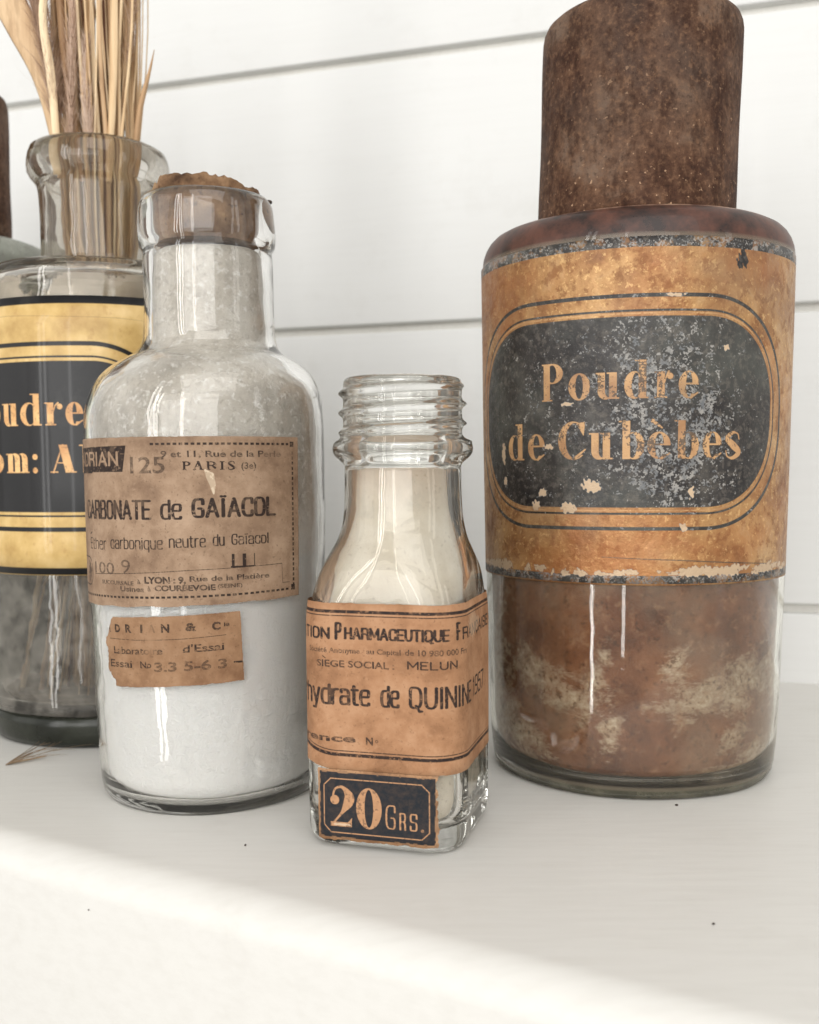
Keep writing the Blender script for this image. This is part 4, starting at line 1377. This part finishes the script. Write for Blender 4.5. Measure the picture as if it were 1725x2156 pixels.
def mat_straw(name, c0, c1, c2):
    n = NT(name)
    oi = n.new('ShaderNodeObjectInfo').outputs['Random']
    a = n.noise(40, 4, .6, stretch=(6, 6, .5))
    v = n.math('ADD', n.math('MULTIPLY', a, .6), n.math('MULTIPLY', oi, .4))
    c = n.ramp(v, [(.25, c0), (.5, c1), (.75, c2)])
    st_ = n.noise(700, 3, .6, stretch=(1, 1, .03))
    c = n.mix(n.math('MULTIPLY', n.ramp(st_, [(.5, 0.0), (.65, 1.0)]), .35), c, c0)
    return n.done(n.pbr(c, .6, bump=n.bump(st_, .5, .0003), spec=.3))


straw = mat_straw("straw", lin(156, 120, 84), lin(220, 188, 146), lin(244, 224, 188))
leafm = mat_straw("dry_leaf", lin(146, 112, 80), lin(192, 156, 118), lin(216, 186, 148))
plume_m = mat_straw("plume", lin(178, 146, 122), lin(212, 184, 162), lin(232, 212, 194))
brownm = mat_straw("brown_leaf", lin(84, 50, 34), lin(110, 70, 48), lin(134, 92, 64))


def ribbon(name, pts, wid, mat, fold=.35, yaw=0.0, n=26, ns=5, twist=0.0):
    """a long folded blade: pts centre line (local cm, origin at the jar axis), wid widths along it"""
    P = spline([tuple(p) for p in pts], n)
    wd = np.interp(np.linspace(0, 1, n), np.linspace(0, 1, len(wid)), wid)
    V, F = [], []
    for i in range(n):
        a = P[min(i + 1, n - 1)] - P[max(i - 1, 0)]
        T = Vector(a).normalized()
        ya = yaw + twist * i / n
        sd = Vector((math.cos(ya), math.sin(ya), 0))
        sd = (sd - T * sd.dot(T)).normalized()
        up = T.cross(sd)
        for j in range(ns):
            u = j / (ns - 1) * 2 - 1
            V.append(Vector(P[i]) + sd * u * wd[i] / 2 + up * (abs(u) - .5) * wd[i] * fold * .5)
        for j in range(ns):
            u = 1 - j / (ns - 1) * 2
            V.append(Vector(P[i]) + sd * u * wd[i] / 2 * .9 + up * ((abs(u) - .5) * wd[i] * fold * .5 - max(.012, wd[i] * .10)))
    m = ns * 2
    for i in range(n - 1):
        for j in range(m):
            k = (j + 1) % m
            F.append((i * m + j, i * m + k, (i + 1) * m + k, (i + 1) * m + j))
    F.append(tuple(range(m))); F.append(tuple(reversed(range((n - 1) * m, n * m))))
    return mesh(name, V, F, mat, gr)


# stems: foot inside the jar, pinched by the neck, fanning out above it
ZN, ZT = 19.0 - 1.2, 26.5 - 1.2
for i in range(210):
    u = ((i + .5) / 210 * 2 - 1) + rnd.uniform(-.06, .06)
    dep = rnd.uniform(-1, 1)
    lim = math.sqrt(max(0, 1 - min(1, abs(u)) ** 2))
    xn, yn = 1.30 * u + .02, 1.30 * lim * dep
    xt = max(-2.1, min(1.75, 1.55 * u + rnd.gauss(0, .33) + .02))
    yt = yn * 1.5 + rnd.gauss(0, .3)
    xb, yb = -xn * .8 + rnd.gauss(0, .9), -yn * .8 + rnd.gauss(0, .9)
    r_ = math.hypot(xb, yb)
    if r_ > 3.2: xb, yb = xb * 3.2 / r_, yb * 3.2 / r_
    zt = ZT + rnd.uniform(-.5, 2.0)
    w_ = rnd.choice((.05, .06, .07, .08, .09, .11, .13, .16, .22))
    mt = straw if rnd.random() < .74 else (leafm if rnd.random() < .88 else brownm)
    bend = rnd.gauss(0, .15)
    xk, yk = xn * .93, yn * .93
    ribbon("stem", [(xb, yb, rnd.uniform(.1, .8)), ((xb + xk) / 2, (yb + yk) / 2, 8), (xk * .97, yk * .97, 15.2), (xn, yn, ZN), ((xn + xt) / 2 + bend, (yn + yt) / 2, (ZN + zt) / 2), (xt, yt, zt)],
           [w_ * .8, w_, w_, w_, w_ * .9, w_ * .6], mt, fold=rnd.uniform(.3, .9), yaw=rnd.uniform(-.7, .7), n=20, ns=4, twist=rnd.uniform(-.8, .8))


def leaf(name, pts, wid, mat, **k):
    o = ribbon(name, pts, wid, mat, **k)
    return o


# accents: the broad leaf leaning out to the left, a curled blade, a short brown sliver at the right
leaf("leaf", [(-.9, -1.1, 17.5), (-1.35, -1.3, 20.5), (-1.9, -1.4, 22.0), (-2.7, -1.5, 23.6), (-4.2, -1.7, 26.2)], [.2, .5, 1.0, 1.15, .7], leafm, fold=.25, yaw=.1, n=30, ns=7)
leaf("leaf", [(-.9, -1.4, 17.5), (-1.0, -1.6, 20.5), (-1.15, -1.75, 22.6), (-.7, -1.8, 23.8), (-.1, -1.9, 24.3), (.15, -1.9, 25.6)], [.22, .26, .30, .26, .22, .15], straw, fold=.3, yaw=.1, n=34, ns=5, twist=.7)
leaf("leaf", [(.6, -1.0, 17.3), (.9, -1.2, 20.5), (1.1, -1.3, 25.8)], [.2, .30, .26], straw, fold=.6, yaw=-.1, n=26, ns=5)
leaf("leaf", [(-.2, -1.1, 17.3), (-.6, -1.3, 21), (-.9, -1.3, 26)], [.2, .28, .22], leafm, fold=.6, yaw=.2, n=26, ns=5)
leaf("leaf", [(.1, .5, 17.3), (.7, .3, 21), (.9, .2, 26.4)], [.3, .6, .7], brownm, fold=.3, yaw=.0, n=20, ns=5)
leaf("leaf", [(1.45, -1.0, 17.5), (1.75, -1.1, 19.6), (2.15, -1.2, 20.9), (2.3, -1.2, 21.5)], [.12, .22, .17, .02], leafm, fold=.8, yaw=.2, n=22, ns=5)


# plumes: soft tufts of hairs
def plume(P, hairs, length, spread, seed, hw=.012, curl=.4, dirz=1.0, fan=1.0):
    rr = random.Random(seed)
    C_ = spline([tuple(p) for p in P], 24)
    V, F = [], []
    for i in range(hairs):
        t = rr.random()
        c0 = C_[int(t * 23)]
        a = rr.uniform(0, 2 * PI)
        d = Vector((math.cos(a) * spread, math.sin(a) * spread, dirz * rr.uniform(.6, 1.4))).normalized()
        Lh = length * rr.uniform(.5, 1.2) * (1 - .35 * t)
        side = Vector((math.cos(a + 1.57), math.sin(a + 1.57), 0)) * hw
        bend = Vector((rr.gauss(0, 1), rr.gauss(0, 1), rr.gauss(0, .6))) * curl * Lh * .3
        k = len(V)
        p = Vector(c0) + Vector((rr.gauss(0, .05), rr.gauss(0, .05), 0)) * fan
        for s_ in range(5):
            u = s_ / 4
            q = p + d * Lh * u + bend * u * u
            w_ = (1 - .85 * u)
            V.append(q - side * w_); V.append(q + side * w_)
        for s_ in range(4):
            b = k + s_ * 2
            F.append((b, b + 1, b + 3, b + 2))
    o = mesh("plume", V, F, plume_m, gr)
    o['kind'] = 'stuff'
    return o


plume([(-1.0, -1.2, 19.2), (-1.2, -1.3, 21), (-1.6, -1.3, 23), (-1.9, -1.3, 25.5)], 2400, 1.2, .55, 1, .013)
plume([(-.5, -1.4, 18.4), (-.35, -1.5, 21), (-.2, -1.5, 23), (0, -1.5, 25.5)], 900, .9, .3, 2, .012)
plume([(.1, -1.2, 18.2), (.0, -1.2, 20.0), (.05, -1.2, 21.8)], 1200, .8, .28, 3, .014)
plume([(1.3, -.8, 21.2), (1.6, -.8, 23.4), (1.75, -.8, 25.4)], 340, 1.0, .85, 4, .009, dirz=.8)

# ================================================================== 5. a second capped jar far to the left, mostly out of frame
B5 = (-18.95, 43.0)
bj = empty("apothecary_jar", (B5[0], B5[1], 0), "brown-capped jar with a sloping shoulder, cut off by the left edge behind the grass jar", "jar")
greyg = mat_glass("grey_jar_glass", (.90, .92, .88, 1), .35, lin(150, 150, 140), 40, .3, .03, .4, .7, .75)
zs = 1.15
out = [(.01, .1), (3.5, .03), (4.1, .1), (4.25, .7), (4.35, 5.8), (4.45, 12), (4.5, 14.7), (4.42, 15.1), (4.2, 15.4), (3.9, 15.56), (2.9, 15.64), (2.5, 15.9), (2.4, 16.4)]
inn = [(2.1, 16.4), (2.3, 15.5), (3.5, 15.3), (4.0, 15.0), (4.15, 14.4), (4.1, 12), (3.95, 1.2), (3.6, .6), (.01, .5)]
rows = np.vstack([spline(out, 70), spline(inn, 50)]) * (1, zs)
loft("glass_body", rows, lambda r: ring(max(r[0], .01) * 1.03, r[1], n=96), greyg, bj, wob=.03, seed=6)
rows = spline([(.01, 15.70), (2.6, 15.70), (2.79, 15.76), (2.81, 18), (2.82, 20.4), (2.72, 20.75), (2.4, 20.85), (.01, 20.88)], 50) * (1, 1)
loft("cap", rows, lambda r: ring(max(r[0], .01), r[1] * zs, n=96), cap_m, bj, wob=.03, seed=2)
n = NT("dark_band_label")
c = n.ramp(n.math('MULTIPLY', n.sep(n.co)[2], 1 / .17), [(.0, lin(186, 190, 168)), (.885, lin(186, 190, 168)), (.89, lin(70, 66, 58)), (.95, lin(96, 92, 82))], 'CONSTANT')
c = n.mix(n.math('MULTIPLY', n.noise(60, 4), .35), c, lin(120, 116, 100))
bl_m = n.done(n.pbr(c, .5, coat=.3))
loft("label", [(4.68, 6.8), (4.70, 9.5), (4.71, 13), (4.72, 16.2), (4.68, 16.6)], lambda r: ring(r[0], r[1], n=96), bl_m, bj, caps=False)

# ================================================================== 6. small things on the shelf
# a fallen wisp of grass by the gold-label jar
ws = empty("grass_wisp", (-12.25, 31.0, .0), "tiny wisp of dry grass seed hairs lying on the shelf by the gold-label jar", "grass wisp")
hair_m = mat_straw("wisp_hair", lin(120, 98, 76), lin(160, 138, 112), lin(190, 168, 140))


def shelf_pt(x, y):
    return Vector((x - ws.location[0] / U, y - ws.location[1] / U, 0))


base = (-12.25, 31.0)
V, F = [], []
for i in range(11):
    a = math.radians(8 + i * 6.5 + rnd.uniform(-3, 3))
    Lh = rnd.uniform(1.4, 2.6)
    nseg = 8
    k = len(V)
    wgl = rnd.uniform(-.12, .12)
    for s_ in range(nseg + 1):
        u = s_ / nseg
        q = Vector((base[0] + math.cos(a + wgl * math.sin(u * 5)) * Lh * u + 12.25, base[1] + math.sin(a + wgl * math.sin(u * 5)) * Lh * u * 1.5 - 31.0, .025 + .22 * math.sin(u * 2.2) * rnd.uniform(.7, 1.1)))
        w_ = .013 * (1.15 - u)
        for (dx, dz) in ((-1, -.5), (1, -.5), (0, 1)):
            V.append(q + Vector((-math.sin(a) * dx, math.cos(a) * dx, dz)) * w_)
    for s_ in range(nseg):
        for j in range(3):
            b = k + s_ * 3
            F.append((b + j, b + (j + 1) % 3, b + 3 + (j + 1) % 3, b + 3 + j))
mesh("hair", V, F, hair_m, ws)
ribbon_par = gr
V, F = [], []
seed_pts = [(base[0] + 12.25 + .0, base[1] - 31.0, .03), (base[0] + 12.25 + .45, base[1] - 31.0 + .35, .06), (base[0] + 12.25 + .95, base[1] - 31.0 + .8, .06)]
P = spline(seed_pts, 8)
for i, p in enumerate(P):
    r_ = .022 * math.sin(PI * (i + .4) / 8.2) + .006
    for j in range(6):
        a = j / 6 * 2 * PI
        V.append((p[0] + math.cos(a) * r_ * -.6, p[1] + math.cos(a) * r_ * .8, p[2] + math.sin(a) * r_))
for i in range(7):
    for j in range(6):
        k = (j + 1) % 6
        F.append((i * 6 + j, i * 6 + k, (i + 1) * 6 + k, (i + 1) * 6 + j))
mesh("seed_husk", V, F, hair_m, ws)

n = NT("dark_crumb")
crumb_m = n.done(n.pbr(n.ramp(n.noise(900, 3), [(.4, lin(26, 20, 16)), (.7, lin(70, 52, 38))]), .85))


def crumb(loc, size, label, group=None, seed=0):
    rr = random.Random(seed)
    bm = bmesh.new()
    bmesh.ops.create_icosphere(bm, subdivisions=2, radius=1)
    for v in bm.verts:
        q = 1 + .35 * noise.noise(v.co * 1.7 + Vector((seed * 3.1, 0, 0)))
        v.co = Vector((v.co.x * size[0] * q, v.co.y * size[1] * q, v.co.z * size[2] * q)) * U
    me = bpy.data.meshes.new("crumb")
    bm.to_mesh(me); bm.free()
    me.materials.append(crumb_m)
    o = link(bpy.data.objects.new("crumb", me))
    o.location = Vector(loc) * U
    return tag(o, label, "crumb", group)


crumb((6.95, 26.8, .025), (.045, .03, .025), "dark speck on the shelf just in front of the big jar's base", seed=1)
crumb((5.84, 19.65, .02), (.03, .022, .02), "lone dark speck on the open shelf well in front of the big jar", seed=2)
crumb((-3.93, 24.1, .02), (.022, .05, .02), "brown speck on the shelf in front of the corked bottle", seed=3)
crumb((-6.53, 20.5, .015), (.02, .018, .015), "tiny speck near the rounded front edge of the shelf", seed=4)
crumb((-5.61 + .13 + 1.66, 29.2 + .25, 16.22), (.10, .08, .07), "dark crumb of cork stuck on the glass lip beside the cork", seed=5)
